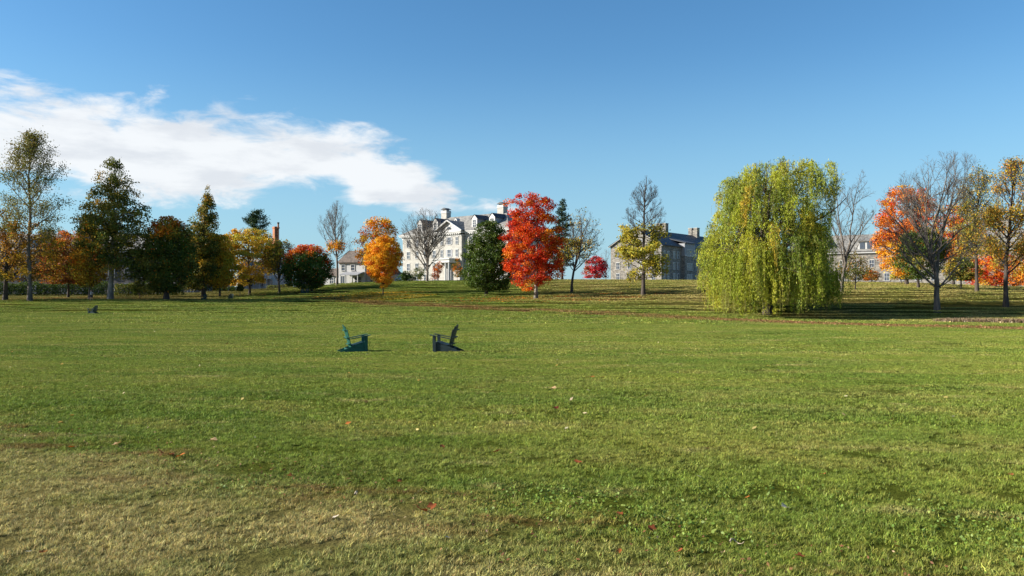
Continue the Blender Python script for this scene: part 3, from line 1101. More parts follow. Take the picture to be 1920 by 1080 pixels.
leafy('maple_tree', 'round tree with red top and green underside on the grass bank', 584, 145, [(459, 562, 594), (466, 546, 608), (480, 535, 618), (500, 529, 621), (520, 531, 620), (536, 542, 606), (542, 562, 590)], 22,
      GREEN + DARKGREEN[:1], RED + DEEP_ORANGE, lambda h, C: np.clip((h - .74 + .05 * np.sin(C[:, 0] * 1.7) + .035 * np.abs(C[:, 0] - .3)) * 6, .02, .97), r0=.24, nprim=30, nclump=330, nleaf=64, rc=.75, ll=.30, lw=.22, hb=1.1, shell=.42, bark=BARK_DARK, lobes=.06, ky=1.0)
bare('shade_tree', 'tall leafless tree with orange leaves clinging low, next to the red topped tree', 632, 168, [(375, 628, 636), (395, 610, 652), (420, 590, 660), (450, 576, 664), (480, 578, 662), (505, 592, 652)], 23,
     r0=.30, n1=34, n2=8, n3=6, n4=3, hb=4, e0=32, e1=74, pal=DEEP_ORANGE + GOLD, leafp=lambda h, x: np.where((h < .5) & (x < 1.0), .55, .0), nleaf=4, ll=.4, lw=.28, rcl=.45, trop=.12)
leafy('shade_tree', 'ragged amber tree standing behind the small orange tree', 706, 168, [(402, 702, 714), (415, 680, 736), (432, 668, 744), (455, 664, 746), (480, 666, 738), (505, 672, 730)], 24,
      GOLD + DEEP_ORANGE, ORANGE, lambda h, C: .4 + 0 * h, r0=.28, nclump=150, nleaf=50, rc=.9, ll=.38, lw=.27, hb=4, bark=BARK_DARK, lobes=.22, shell=.6)
leafy('maple_tree', 'small glowing orange egg shaped tree on a thin trunk', 718, 125.5, [(441, 716, 726), (450, 698, 740), (465, 688, 752), (485, 684, 755), (505, 688, 750), (520, 696, 742), (533, 706, 732), (541, 712, 724)], 25,
      ORANGE, DEEP_ORANGE, lambda h, C: .15 + 0 * h, r0=.12, nprim=24, nclump=300, nleaf=70, rc=.48, ll=.23, lw=.17, hb=1.0, shell=.40, e0=30, e1=75, lobes=.07, ky=1.0, bark=BARK_DARK)
bare('shade_tree', 'leafless vase shaped tree in front of the white building', 801, 160, [(390, 782, 818), (405, 766, 838), (430, 754, 850), (460, 758, 848), (490, 772, 832), (505, 786, 818)], 26,
     r0=.30, n1=30, n2=11, n3=8, n4=4, hb=1.6, e0=14, e1=80, lead=.5, bark=BARK_GREY, trop=.045)
leafy('evergreen_tree', 'big dense dark green tree left of the scarlet maple', 912, 118, [(411, 906, 922), (420, 894, 938), (440, 882, 948), (462, 874, 958), (490, 868, 966), (515, 866, 968), (535, 872, 962), (545, 894, 944)], 27,
      DARKGREEN, GREEN, lambda h, C: .25 + 0 * h, r0=.30, nprim=34, nclump=430, nleaf=66, rc=.62, ll=.26, lw=.18, hb=.6, shell=.42, bark=BARK_DARK, lobes=.13, lb=.1)
leafy('maple_tree', 'large scarlet maple at the centre with a short stout trunk', 1005, 109, [(360, 972, 1000), (366, 958, 1022), (378, 948, 1042), (398, 948, 1044), (410, 954, 1040), (428, 942, 1054), (455, 937, 1060), (490, 940, 1060), (515, 950, 1054), (532, 962, 1038), (546, 972, 1000)], 28,
      RED, DEEP_ORANGE, lambda h, C: np.clip(.14 + .30 * (C[:, 0] > 1.0) * (h < .7), 0, 1), r0=.33, nprim=44, nclump=330, nleaf=80, rc=.60, ll=.25, lw=.19, hb=1.5, shell=.50, lobes=.34, e0=8, e1=74, bark=BARK_PALE, lb=.9)
conifer('spruce_tree', 'narrow dark spruce peeking out behind the scarlet maple', 1054, 185, [(374, 1052, 1056), (395, 1044, 1062), (420, 1036, 1072), (450, 1030, 1078), (500, 1026, 1082)], 29, r0=.3, layers=26, per=7, pal=SPRUCE, ll=.7, lw=.16, dens=70, droop=-12, tuft=.3)
bare('shade_tree', 'half bare tree with olive leaves low on the left, right of the scarlet maple', 1072, 120, [(388, 1085, 1106), (405, 1070, 1124), (430, 1058, 1136), (460, 1054, 1136), (490, 1052, 1126), (515, 1056, 1108)], 30,
     r0=.26, n1=17, n2=9, n3=7, n4=4, hb=2.8, e0=18, e1=76, lead=.5, bark=BARK_DARK, pal=OLIVEL + GOLD, leafp=lambda h, x: np.where((h < .62) & (x < 3), .30, .03), nleaf=3, ll=.26, lw=.19, rcl=.28)
leafy('maple_tree', 'small crimson tree on the crest beside the stone dormitory gable', 1116, 176, [(480, 1110, 1124), (490, 1098, 1136), (502, 1092, 1142), (516, 1092, 1144), (527, 1100, 1136)], 31,
      CRIMSON, RUSSET, lambda h, C: .1 + .5 * (C[:, 0] < -1.5), r0=.12, nclump=90, nleaf=50, rc=.62, ll=.32, lw=.22, hb=.6, bark=BARK_DARK)
bare('shade_tree', 'thin bare sapling between the crimson tree and the stone gable', 1136, 190, [(466, 1132, 1140), (480, 1124, 1148), (505, 1124, 1150), (520, 1130, 1144)], 32, r0=.12, n1=14, n2=7, n3=5, n4=0, hb=1.0, e0=40, e1=75)
bare('shade_tree', 'pointed tree with bare upper half and yellow leaves below', 1206, 103.5, [(329, 1208, 1216), (350, 1192, 1232), (380, 1178, 1242), (410, 1170, 1250), (440, 1164, 1250), (475, 1156, 1250), (505, 1150, 1254), (532, 1152, 1250)], 33,
     r0=.33, n1=48, n2=8, n3=6, n4=3, hb=2.2, e0=-6, e1=66, bark=BARK_DARK, pal=[(.44, .38, .045, 4), (.34, .33, .045, 4), (.54, .43, .05, 2), (.22, .23, .04, 2)], leafp=lambda h, x: np.clip((.60 - h) * 6, 0, .40), nleaf=4, ll=.28, lw=.18, rcl=.26, trop=.07)
# ---- right side
bare('shade_tree', 'slim bare tree with two upright stems just right of the willow', 1578, 95, [(310, 1588, 1612), (335, 1568, 1630), (370, 1560, 1638), (410, 1556, 1638), (450, 1560, 1630), (490, 1564, 1620)], 34,
     r0=.27, n1=9, n2=10, n3=7, n4=4, hb=2.4, e0=42, e1=80, lead=.42, bark=BARK_GREY, trop=.05, lean=1.0)
leafy('shrub', 'dark twiggy shrub under the slim bare tree by the willow', 1604, 104, [(468, 1594, 1612), (485, 1576, 1628), (505, 1568, 1634), (525, 1574, 1628)], 35,
      OLIVEDARK, BRONZE, lambda h, C: .3 + 0 * h, r0=.10, nclump=70, nleaf=34, rc=.6, ll=.24, lw=.14, hb=.4, bark=BARK_DARK, cat='shrub', crown='foliage', lb=.1)
leafy('maple_tree', 'tall vivid orange maple behind the large bare tree on the right', 1700, 128, [(346, 1680, 1712), (356, 1664, 1730), (380, 1652, 1752), (405, 1644, 1758), (440, 1640, 1752), (475, 1644, 1736), (505, 1656, 1728), (520, 1668, 1716)], 36,
      DEEP_ORANGE + DEEP_ORANGE + RED[1:2], ORANGE, lambda h, C: .12 + .65 * (h < .4), r0=.34, nprim=36, nclump=310, nleaf=58, rc=.75, ll=.30, lw=.22, hb=2.0, shell=.48, bark=BARK_DARK, lobes=.15)
leafy('evergreen_tree', 'dark green rounded tree overlapping the orange maple on the right', 1722, 112, [(424, 1716, 1738), (440, 1698, 1762), (465, 1682, 1776), (490, 1676, 1772), (510, 1684, 1764), (524, 1702, 1750)], 37,
      DARKGREEN, OLIVEDARK, lambda h, C: .2 + 0 * h, r0=.24, nclump=200, nleaf=60, rc=.62, ll=.26, lw=.18, hb=1.2, shell=.45, bark=BARK_DARK)
leafy('maple_tree', 'red orange maple seen through the bare branches on the right', 1788, 138, [(384, 1772, 1800), (400, 1752, 1824), (425, 1742, 1836), (455, 1744, 1836), (490, 1752, 1828)], 38,
      RED + DEEP_ORANGE, GOLD, lambda h, C: .35 + .3 * (h < .4), r0=.26, nclump=150, nleaf=50, rc=.85, ll=.32, lw=.23, hb=3.0, bark=BARK_DARK, shell=.55, lobes=.2)
bare('shade_tree', 'big spreading leafless tree with pale grey trunk on the right bank', 1757, 81.5, [(285, 1748, 1800), (300, 1716, 1826), (325, 1682, 1838), (360, 1660, 1838), (400, 1648, 1838), (440, 1650, 1828), (480, 1655, 1830), (520, 1664, 1838), (548, 1672, 1830)], 39,
     r0=.36, n1=20, n2=11, n3=9, n4=5, hb=2.1, e0=-4, e1=80, lead=.42, bark=BARK_GREY, trop=.06, twig=.009, l2=.45)
bare('shade_tree', 'olive gold thinly leaved tree between the bare tree and the right edge tree', 1832, 104, [(312, 1826, 1846), (335, 1812, 1862), (370, 1798, 1872), (410, 1790, 1874), (450, 1790, 1868), (490, 1796, 1860)], 40,
     r0=.28, n1=40, n2=8, n3=6, n4=2, hb=3.0, e0=30, e1=74, bark=BARK_DARK, pal=GOLD + OLIVEL + OLIVEL, leafp=lambda h, x: np.where(h < .72, .34, .12), nleaf=6, ll=.19, lw=.13, rcl=.38)
bare('shade_tree', 'gold and olive tree with forked dark trunk near the right edge', 1886, 85.5, [(300, 1892, 1912), (320, 1872, 1940), (360, 1852, 1962), (400, 1842, 1972), (440, 1840, 1970), (475, 1846, 1960), (505, 1856, 1930)], 41,
     r0=.32, n1=40, n2=8, n3=6, n4=3, hb=3.0, e0=26, e1=74, bark=BARK_DARK, pal=GOLD + GOLD + DEEP_ORANGE[1:2] + OLIVEL + BRONZE, leafp=lambda h, x: np.where(h < .66, .55, .15), nleaf=6, ll=.18, lw=.12, rcl=.36, lean=1.0)
leafy('maple_tree', 'low fiery red orange tree behind the trunk near the right edge', 1868, 149, [(470, 1858, 1876), (482, 1832, 1900), (500, 1818, 1918), (520, 1814, 1922), (536, 1826, 1910)], 42,
      RED + DEEP_ORANGE, ORANGE, lambda h, C: .25 + 0 * h, r0=.18, nclump=170, nleaf=56, rc=.7, ll=.30, lw=.22, hb=.6, bark=BARK_DARK, lb=.1)
leafy('shade_tree', 'orange brown tree cut by the right edge', 1945, 120, [(430, 1930, 1956), (455, 1908, 1980), (490, 1902, 1990), (520, 1906, 1984), (535, 1918, 1970)], 43,
      GOLD + DEEP_ORANGE, BRONZE, lambda h, C: .3 + 0 * h, r0=.26, nclump=140, nleaf=52, rc=.8, ll=.32, lw=.23, hb=1.5, bark=BARK_DARK)
leafy('shade_tree', 'small dark olive tree under the bare branches left of the fiery red tree', 1802, 118, [(478, 1794, 1812), (492, 1776, 1832), (510, 1768, 1838), (526, 1776, 1828)], 44,
      OLIVEDARK, GOLD, lambda h, C: .25 + 0 * h, r0=.14, nclump=90, nleaf=50, rc=.65, ll=.28, lw=.2, hb=.8, bark=BARK_DARK)

# ---- shrubs at the foot of the white building and along the houses
for i, (lab, u, d, rows, pal, pal2) in enumerate([
    ('low green shrub at the left foot of the white building', 758, 190, [(508, 752, 766), (516, 742, 776), (526, 740, 780)], GREEN, DARKGREEN),
    ('dull brown green shrub behind the bare tree trunk', 788, 196, [(500, 780, 796), (510, 768, 806), (524, 766, 812)], OLIVEDARK, DARKGREEN),
    ('small russet shrub slanting left of the white doorway', 822, 200, [(490, 820, 830), (500, 812, 832), (514, 810, 826), (524, 808, 822)], RUSSET, DEEP_ORANGE),
    ('small tree turning orange beside the white doorway', 857, 198, [(484, 852, 862), (496, 846, 868), (510, 846, 868), (520, 850, 864)], OLIVEDARK, DEEP_ORANGE),
    ('dark shrub beside the low orange tree at the white house', 762, 172, [(512, 752, 770), (520, 744, 778), (530, 744, 778)], DARKGREEN, GREEN),
    ('orange brown shrub by the far stone hall, right of the willow', 1634, 150, [(506, 1628, 1640), (514, 1618, 1650), (526, 1616, 1652)], DEEP_ORANGE, BRONZE),
    ('yellow green shrub below the dark rounded tree on the right', 1690, 135, [(506, 1682, 1698), (516, 1670, 1710), (524, 1670, 1710)], YELLOW, OLIVEL),
    ('pale green shrub at the foot of the patched tall trunk', 262, 129, [(522, 254, 272), (534, 240, 288), (550, 236, 292)], OLIVEL, DARKGREEN),
    ('sapling with a small dense crown on a dark stake in the grass', 450, 143, [(533, 446, 454), (540, 443, 457), (546, 445, 455)], OLIVEL, OLIVEDARK),
]):
    leafy('shrub', lab, u, d, rows, 60 + i, pal, pal2, lambda h, C: .4 + .2 * (h > .6), r0=.07, nprim=10, nclump=46, nleaf=36, rc=.5, ll=.26, lw=.17, hb=.15, bark=BARK_DARK, cat='shrub', crown='foliage', lb=.05, e0=25)


# ---- the weeping willow
def willow():
    r = np.random.default_rng(77)
    u, d = 1440, 79.5
    p0 = at(u, d)
    root = tag(empty('willow_tree', p0), 'broad weeping willow with yellow green curtains hanging to the grass', 'tree')
    rows = [(296, 1460, 1516), (303, 1422, 1544), (318, 1392, 1560), (340, 1366, 1566), (370, 1350, 1550), (400, 1340, 1540), (440, 1322, 1548), (480, 1312, 1556), (520, 1312, 1578), (560, 1336, 1578), (585, 1352, 1566)]
    env = make_env(u, d, p0.z, rows, r, 1.3, .13, None)
    H = env.z1
    tl = trunk_line(env, H * .45, .5, r, .02)
    tr = flare(np.clip(tl[:, 2], 0, None), H * .8, .55)
    trunk = tubes(tl[None], tr[None], 12)
    n1 = 30
    t = np.sort(r.uniform(.5, .99, n1))
    p, _, rad = along(np.repeat(tl[None], n1, 0), np.repeat(tr[None], n1, 0), t)
    az = np.arange(n1) * 2.399 + r.uniform(-.4, .4, n1)
    el = np.radians(r.permutation(np.linspace(12, 80, n1)))
    D = np.stack([np.cos(az) * np.cos(el), np.sin(az) * np.cos(el), np.sin(el)], 1)
    Ln = clip_len(env, p, D, np.full(n1, 16.), 14, .80)
    b1 = grow(p, D, Ln, 9, r, .10, -.01)
    rr1 = np.minimum(rad * .6, .02 * Ln + .03)[:, None] * (1 - .85 * np.linspace(0, 1, 10)[None])
    wood = [tubes(b1, rr1, 6)]
    kk = np.repeat(np.arange(n1), 10)
    tt = np.clip(r.uniform(.3, 1., len(kk)), 0, .99)
    P, T, R = along(b1[kk], rr1[kk], tt)
    D2 = unit(rot_children(T, np.radians(r.normal(45, 12, len(kk)))    , r) + np.array([0, 0, .15]))
    L2 = clip_len(env, P, D2, Ln[kk] * .5 * r.uniform(.5, 1.1, len(kk)), 6, .99)
    b2 = grow(P, D2, L2, 5, r, .12, -.06)
    wood.append(tubes(b2, np.minimum(R * .7, .012 * L2 + .012)[:, None] * (1 - .7 * np.linspace(0, 1, 6)[None]), 4))
    # foliage hangs in separate tresses: each starts on a limb and droops as a bundle of strands
    nc = 560
    S = env.sample(nc, r, .34)
    S = S[S[:, 2] > H * .20]
    nodes = np.concatenate([b1[:, 2:].reshape(-1, 3), b2[:, 1:].reshape(-1, 3)])
    jn = (np.linalg.norm(S[:, None] - nodes[None], axis=2) + np.maximum(0, nodes[None, :, 2] - S[:, None, 2]) * .6).argmin(1)
    s5 = np.linspace(0, 1, 5)[None, :, None]
    An = nodes[jn]
    midp = (An + S) / 2 + np.array([0, 0, .45])
    arch = An[:, None] * (1 - s5) ** 2 + 2 * midp[:, None] * s5 * (1 - s5) + S[:, None] * s5 * s5
    wood.append(tubes(arch, np.full((len(S), 1), .035) * (1 - .7 * np.linspace(0, 1, 5)[None]), 4))
    nc = len(S)
    per_c = r.integers(7, 17, nc)
    c_of = np.repeat(np.arange(nc), per_c)
    ns = len(c_of)
    ti = r.integers(1, 5, ns)
    A = arch[c_of, ti] + r.normal(0, .28, (ns, 3)) * np.array([1, 1, .5])
    rel = np.stack([A[:, 0] - env.cen(A[:, 2]), A[:, 1]], 1)
    outd = rel / (np.linalg.norm(rel, axis=1, keepdims=True) + .3)
    hl = r.uniform(1.0, 2.6, nc)[c_of] * r.uniform(.5, 1.35, ns)
    low = A[:, 2] < H * .52
    hl[low] *= r.uniform(1.2, 2.4, low.sum())
    floor_ = .15 + r.gamma(1.5, .5, ns)
    floor_[A[:, 0] > 1.0] += r.uniform(0, 1.6, (A[:, 0] > 1.0).sum())
    hang = np.clip(np.minimum(hl, A[:, 2] - floor_), .3, None)
    per = np.maximum(9, hang * 21).astype(int)
    k = np.repeat(np.arange(ns), per)
    tpar = r.random(len(k))
    sway = r.normal(0, .22, (ns, 2))
    out = np.minimum(tpar * 2.2, 1) * (.22 + .10 * hang[k])
    X = np.stack([A[k, 0] + outd[k, 0] * out + sway[k, 0] * tpar ** 2, A[k, 1] + outd[k, 1] * out + sway[k, 1] * tpar ** 2, A[k, 2] - hang[k] * tpar + .3 * np.sin(np.minimum(tpar * 6, 3.14))], 1)
    X += r.normal(0, .08, X.shape)
    # feathery new growth round the upper limbs
    kk2 = r.integers(0, nc, 9000)
    up = S[kk2] + r.normal(0, .55, (9000, 3)) * np.array([1, 1, .55])
    X = np.concatenate([X, up])
    k = np.concatenate([k, np.searchsorted(c_of, kk2)])
    keep = (env.q(X) < 1.07) | (X[:, 2] < env.z0 + .5)
    keep &= X[:, 2] > .1
    ax = unit(r.normal(0, .55, X.shape) + np.array([0, 0, -.9]))
    X, k, ax = X[keep], k[keep], ax[keep]
    V, F = leaf_quads(X, .215, .062, r, axis=ax)
    cs = pick_colours(WILLOW, nc, r, .16)
    col = cs[c_of[np.clip(k, 0, ns - 1)]] * r.uniform(.72, 1.25, (len(X), 1))
    # strands as thin hanging wood
    sel = r.random(ns) < .35
    s = np.linspace(0, 1, 6)[None, :, None]
    o = np.minimum(s * 2.2, 1) * (.25 + .08 * hang[sel])[:, None, None]
    od = np.concatenate([outd[sel], np.zeros((sel.sum(), 1))], 1)[:, None]
    st = A[sel][:, None] + od * o - np.array([0, 0, 1.]) * hang[sel][:, None, None] * s
    strand = tubes(st, np.full(st.shape[:2], .010), 3)
    finish_tree(root, wood, (V, F, np.clip(col, 0, .9)), BARK_DARK, LEAF, trunk)
    tag(link('hanging_twigs', mesh_np('hanging_twigs', *strand, principled('willow_twig', (.26, .22, .06), .8), smooth=True), root), kind='stuff')


willow()


# ------------------------------------------------------------------ building materials
def masonry(name, c1, c2, mortar, bw, bh, rough=.85, msize=.012, bias=0.0, bump=.5, stain=.35):
    m, nt, out = new_mat(name)
    p = N(nt, 'ShaderNodeBsdfPrincipled')
    p.inputs['Roughness'].default_value = rough
    p.inputs['Specular IOR Level'].default_value = .2
    tc = N(nt, 'ShaderNodeTexCoord')
    sep = N(nt, 'ShaderNodeSeparateXYZ')
    L(nt, tc.outputs['Object'], sep.inputs[0])
    cb = N(nt, 'ShaderNodeCombineXYZ')
    L(nt, MATH(nt, 'ADD', sep.outputs[0], sep.outputs[1]), cb.inputs[0])
    L(nt, sep.outputs[2], cb.inputs[1])
    b = N(nt, 'ShaderNodeTexBrick')
    b.inputs['Color1'].default_value = (*c1, 1)
    b.inputs['Color2'].default_value = (*c2, 1)
    b.inputs['Mortar'].default_value = (*mortar, 1)
    b.inputs['Scale'].default_value = 1.0
    b.inputs['Mortar Size'].default_value = msize
    b.inputs['Mortar Smooth'].default_value = .3
    b.inputs['Bias'].default_value = bias
    b.inputs['Brick Width'].default_value = bw
    b.inputs['Row Height'].default_value = bh
    L(nt, cb.outputs[0], b.inputs['Vector'])
    n = N(nt, 'ShaderNodeTexNoise', i_Scale=.9, i_Detail=7.0, i_Roughness=.7)
    L(nt, cb.outputs[0], n.inputs['Vector'])
    k = MATH(nt, 'MULTIPLY_ADD', MATH(nt, 'SUBTRACT', n.outputs[0], .5), stain * 2, 1.0)
    cm = N(nt, 'ShaderNodeCombineColor')
    for i in range(3):
        L(nt, k, cm.inputs[i])
    L(nt, MIXC(nt, 1.0, b.outputs[0], cm.outputs[0], 'MULTIPLY'), p.inputs['Base Color'])
    bp = N(nt, 'ShaderNodeBump', i_Strength=bump, i_Distance=.03)
    L(nt, b.outputs['Fac'], bp.inputs['Height'])
    bp.invert = True
    L(nt, bp.outputs[0], p.inputs['Normal'])
    L(nt, p.outputs[0], out.inputs[0])
    return m


LIMESTONE = masonry('pale_limestone', (.41, .395, .355), (.33, .32, .29), (.265, .255, .23), 1.1, .42, stain=.22)
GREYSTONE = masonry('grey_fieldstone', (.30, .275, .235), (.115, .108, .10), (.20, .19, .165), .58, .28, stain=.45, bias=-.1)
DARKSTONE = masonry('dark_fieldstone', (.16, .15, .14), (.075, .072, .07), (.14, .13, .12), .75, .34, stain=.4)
SLATE = masonry('slate_roof', (.27, .26, .235), (.15, .148, .14), (.10, .10, .10), .8, .36, rough=.85, stain=.45)
DARKSLATE = masonry('dark_slate_roof', (.075, .08, .09), (.045, .05, .06), (.03, .03, .035), .55, .30, rough=.55, stain=.35)
BROWNROOF = masonry('brown_shingle_roof', (.20, .16, .13), (.12, .10, .085), (.07, .06, .05), .5, .25, stain=.3)
CLAP = masonry('white_clapboard', (.52, .52, .51), (.49, .49, .48), (.30, .30, .31), 40, .16, msize=.014, stain=.06, rough=.55)
BRICKRED = masonry('red_brick', (.42, .14, .055), (.30, .10, .045), (.36, .30, .24), .30, .10, stain=.3)
WHITEP = principled('white_trim_paint', (.47, .47, .455), .5, .05, 2.0)
COPPER = principled('dark_metal_cap', (.06, .065, .07), .5, .2, 3.0)
GREYP = principled('grey_panel', (.30, .31, .33), .6, .1, 2.0)
DOORP = principled('dark_door_paint', (.035, .032, .04), .4, .1, 2.0)
IRON = principled('black_iron', (.02, .02, .022), .5, .1, 2.0)


def glass_mat(name, c=(.035, .045, .06)):
    m, nt, out = new_mat(name)
    p = N(nt, 'ShaderNodeBsdfPrincipled')
    tc = N(nt, 'ShaderNodeTexCoord')
    n = N(nt, 'ShaderNodeTexNoise', i_Scale=.8, i_Detail=2.0)
    L(nt, tc.outputs['Object'], n.inputs['Vector'])
    L(nt, MIXC(nt, n.outputs[0], c, tuple(q * 2.4 for q in c)), p.inputs['Base Color'])
    p.inputs['Roughness'].default_value = .08
    p.inputs['Specular IOR Level'].default_value = .6
    L(nt, p.outputs[0], out.inputs[0])
    return m


GLASS = glass_mat('window_glass')


def window(parent, xc, z0, w, h, face='front', off=0.0, fm=None, bars=(1, 2), shutters=None, arch=False, trim=.12, hood=True, name='window'):
    """a sash window standing on a wall. face 'front': wall plane y=off looking to -y; 'right': plane x=off looking to +x;
    'left': plane x=off looking to -x.  Frame is the part; pane its sub-part"""
    fm = fm or WHITEP

    def put(mb, a0, a1, b0, b1, d0, d1):
        # a along the wall, b up, d out of the wall
        if face == 'front':
            mb.box(a0, a1, off - d1, off - d0, b0, b1)
        elif face == 'right':
            mb.box(off + d0, off + d1, a0, a1, b0, b1)
        else:
            mb.box(off - d1, off - d0, a0, a1, b0, b1)
    x0, x1, z1 = xc - w / 2, xc + w / 2, z0 + h
    f = MB()
    put(f, x0 - trim, x0, z0, z1, 0.0, .11)
    put(f, x1, x1 + trim, z0, z1, 0.0, .11)
    put(f, x0 - trim, x1 + trim, z1, z1 + trim * (1.4 if hood else 1), 0.0, .13)
    put(f, x0 - trim * 1.3, x1 + trim * 1.3, z0 - trim, z0, 0.0, .17)
    nb, nr = bars
    for i in range(1, nb):
        xx = x0 + w * i / nb
        put(f, xx - .04, xx + .04, z0, z1, .03, .075)
    for i in range(1, nr):
        zz = z0 + h * i / nr
        put(f, x0, x1, zz - .045, zz + .045, .028, .085)
    fr = f.build(name, fm, parent)
    g = MB()
    put(g, x0, x1, z0, z1, .005, .035)
    g.build('pane', GLASS, fr)
    if shutters is not None:
        for s0, s1 in ((x0 - trim - .5, x0 - trim - .02), (x1 + trim + .02, x1 + trim + .5)):
            sh = MB()
            put(sh, s0, s1, z0, z1, 0.0, .06)
            for q in range(1, 7):
                zz = z0 + h * q / 7
                put(sh, s0 + .05, s1 - .05, zz - .05, zz + .03, .06, .085)
            sh.build('shutter', shutters, fr)
    return fr


def solve_frame(u0, d0, ang):
    """local frame with its origin on the ground at pixel column u0, distance d0, x axis turned by ang degrees (clockwise = right end nearer)"""
    p = at(u0, d0)
    return p, -math.radians(ang)


# ------------------------------------------------------------------ the white limestone hall
def white_hall():
    x0 = (755 - 960) / F0 * 235
    base = 4.35
    root = tag(empty('campus_hall', (x0, 235, base), -math.radians(42)), 'white limestone hall with slate hip roof, dormers and two chimneys on the hill', 'building')
    W, D, E = 42.0, 16.0, 13.4
    # walls with a slightly projecting central bay
    wl = MB()
    wl.box(0, W, 0, D, -1.5, E)
    wl.build('wall', LIMESTONE, root)
    cx0, cx1 = 16.2, 25.8
    MB().box(cx0, cx1, -1.1, -.002, -1.5, E).build('central_bay', LIMESTONE, root)
    # cornice: frieze, dentils, projecting shelf
    c = MB()
    for z0, z1, o in ((E - .55, E - .1, .12), (E + .22, E + .55, .75), (E + .55, E + .8, .92)):
        c.box(-o, cx0 - .003, -o, D + o, z0, z1)
        c.box(cx1 + .003, W + o, -o, D + o, z0, z1)
        c.box(cx0 - o * .6, cx1 + o * .6, -1.1 - o, 2.0, z0 + .004, z1 + .004)
    c.build('cornice', WHITEP, root)
    dn = MB()
    x = 0.15
    while x < W:
        if not cx0 - .7 < x < cx1 + .2:
            dn.box(x, x + .38, -.62, -.1, E - .1, E + .22)
        elif cx0 - .3 < x < cx1:
            dn.box(x, x + .38, -1.74, -1.2, E - .1, E + .22)
        x += .78
    y = .2
    while y < D:
        dn.box(-.62, -.1, y, y + .38, E - .1, E + .22)
        dn.box(W + .1, W + .62, y, y + .38, E - .1, E + .22)
        y += .78
    tag(dn.build('dentil_course', WHITEP, root), kind='stuff')
    # hip roof
    zr, o, ze = E + 6.0, .95, E + .8
    r = MB()
    a, b, cc, dd = (-o, -o, ze), (W + o, -o, ze), (W + o, D + o, ze), (-o, D + o, ze)
    k1, k2 = (D / 2, D / 2, zr), (W - D / 2, D / 2, zr)
    r.poly([a, b, k2, k1]).poly([cc, dd, k1, k2]).poly([b, cc, k2]).poly([dd, a, k1])
    rf = r.build('roof', SLATE, root)

    def rz(yy):
        return ze + (yy + o) / (D / 2 + o) * (zr - ze)
    # pediment over the bay
    pz = E + .81
    pw0, pw1, ph = cx0 - .4, cx1 + .4, 2.75
    pm = (pw0 + pw1) / 2
    MB().prism([(pw0, pz), (pw1, pz), (pm, pz + ph)], 'y', -1.25, -.9).build('pediment', WHITEP, root)
    e = MB()
    for s in (-1, 1):
        xo = pw0 - .35 if s < 0 else pw1 + .35
        e.poly([(xo, -2.0, pz - .05), (pm, -2.0, pz + ph + .15), (pm, 3.9, pz + ph + .15), (xo, -.2, pz - .05)])
        e.poly([(xo, -2.0, pz + .18), (pm, -2.0, pz + ph + .42), (pm, 4.3, pz + ph + .42), (xo, .2, pz + .18)])
    pr = e.build('pediment_roof', SLATE, rf, fix=False)
    e = MB()
    for s in (-1, 1):
        xo = pw0 - .38 if s < 0 else pw1 + .38
        e.bar((xo, -1.95, pz + .08), (pm, -1.95, pz + ph + .30), .35, .42, (0, 1, 0))
    e.build('raking_cornice', WHITEP, root)
    f = MB()
    f.prism([(pm - .9, pz + .6), (pm + .9, pz + .6)] + [(pm + math.cos(t) * .9, pz + .6 + math.sin(t) * .75) for t in np.linspace(.15, 3.0, 9)], 'y', -1.33, -1.26)
    f.build('lunette_window', GLASS, root)
    # windows
    xs = [2.6, 6.3, 10.0, 13.7, 28.3, 32.0, 35.7, 39.4]
    for z in (1.2, 5.2, 8.7, 11.0)[:1]:
        for x in xs:
            window(root, x, z - .3, 1.2, 1.7, bars=(2, 2))
    for z in (3.9, 7.3, 10.7):
        for x in xs:
            window(root, x, z, 1.2, 1.95, bars=(2, 2))
        if z < 5:
            continue
        for x in (18.0, 24.0):
            window(root, x, z, .9, 1.9, off=-1.1, bars=(2, 2))
        window(root, 21.0, z, 1.3, 1.95, off=-1.1, bars=(2, 2), shutters=GREYP)
    for z in (.9, 3.9, 7.3, 10.7):
        for y in (3.2, 8.0, 12.8):
            window(root, y, z, 1.2, 1.9, 'left', 0.0, bars=(2, 2))
            window(root, y, z, 1.2, 1.9, 'right', W, bars=(2, 2))
    MB().cyl(26.25, -.12, -1, E - .6, .09, n=8).build('downpipe', GREYP, root)
    # dormers
    for x in (6.6, 13.2, 28.8, 35.4):
        d = MB()
        yb = .9
        zb = rz(yb) - .1
        d.box(x - 1.0, x + 1.0, yb, yb + 4.2, zb - .6, zb + 2.2)
        dm = d.build('dormer', GREYP, root)
        MB().prism([(x - 1.25, zb + 2.2), (x + 1.25, zb + 2.2), (x, zb + 3.3)], 'y', yb - .12, yb + .14).build('gable', WHITEP, dm)
        MB().box(x - 1.02, x - .62, yb - .10, yb - .004, zb - .3, zb + 2.2).box(x + .62, x + 1.02, yb - .10, yb - .004, zb - .3, zb + 2.2).box(x - .62, x + .62, yb - .10, yb - .004, zb + 1.95, zb + 2.2).build('casing', WHITEP, dm)
        q = MB()
        q.prism([(x - .6, zb + .15), (x + .6, zb + .15), (x + .6, zb + 1.35)] + [(x + .6 * math.cos(t), zb + 1.35 + .55 * math.sin(t)) for t in np.linspace(.3, 2.85, 7)] + [(x - .6, zb + 1.35)], 'y', yb - .05, yb - .006)
        q.build('arched_pane', GLASS, dm)
        q = MB()
        for zz in (zb + .75, zb + 1.33):
            q.box(x - .6, x + .6, yb - .11, yb - .055, zz - .05, zz + .05)
        q.box(x - .05, x + .05, yb - .105, yb - .053, zb + .15, zb + 1.85)
        q.build('sash_bars', WHITEP, dm)
        q = MB()
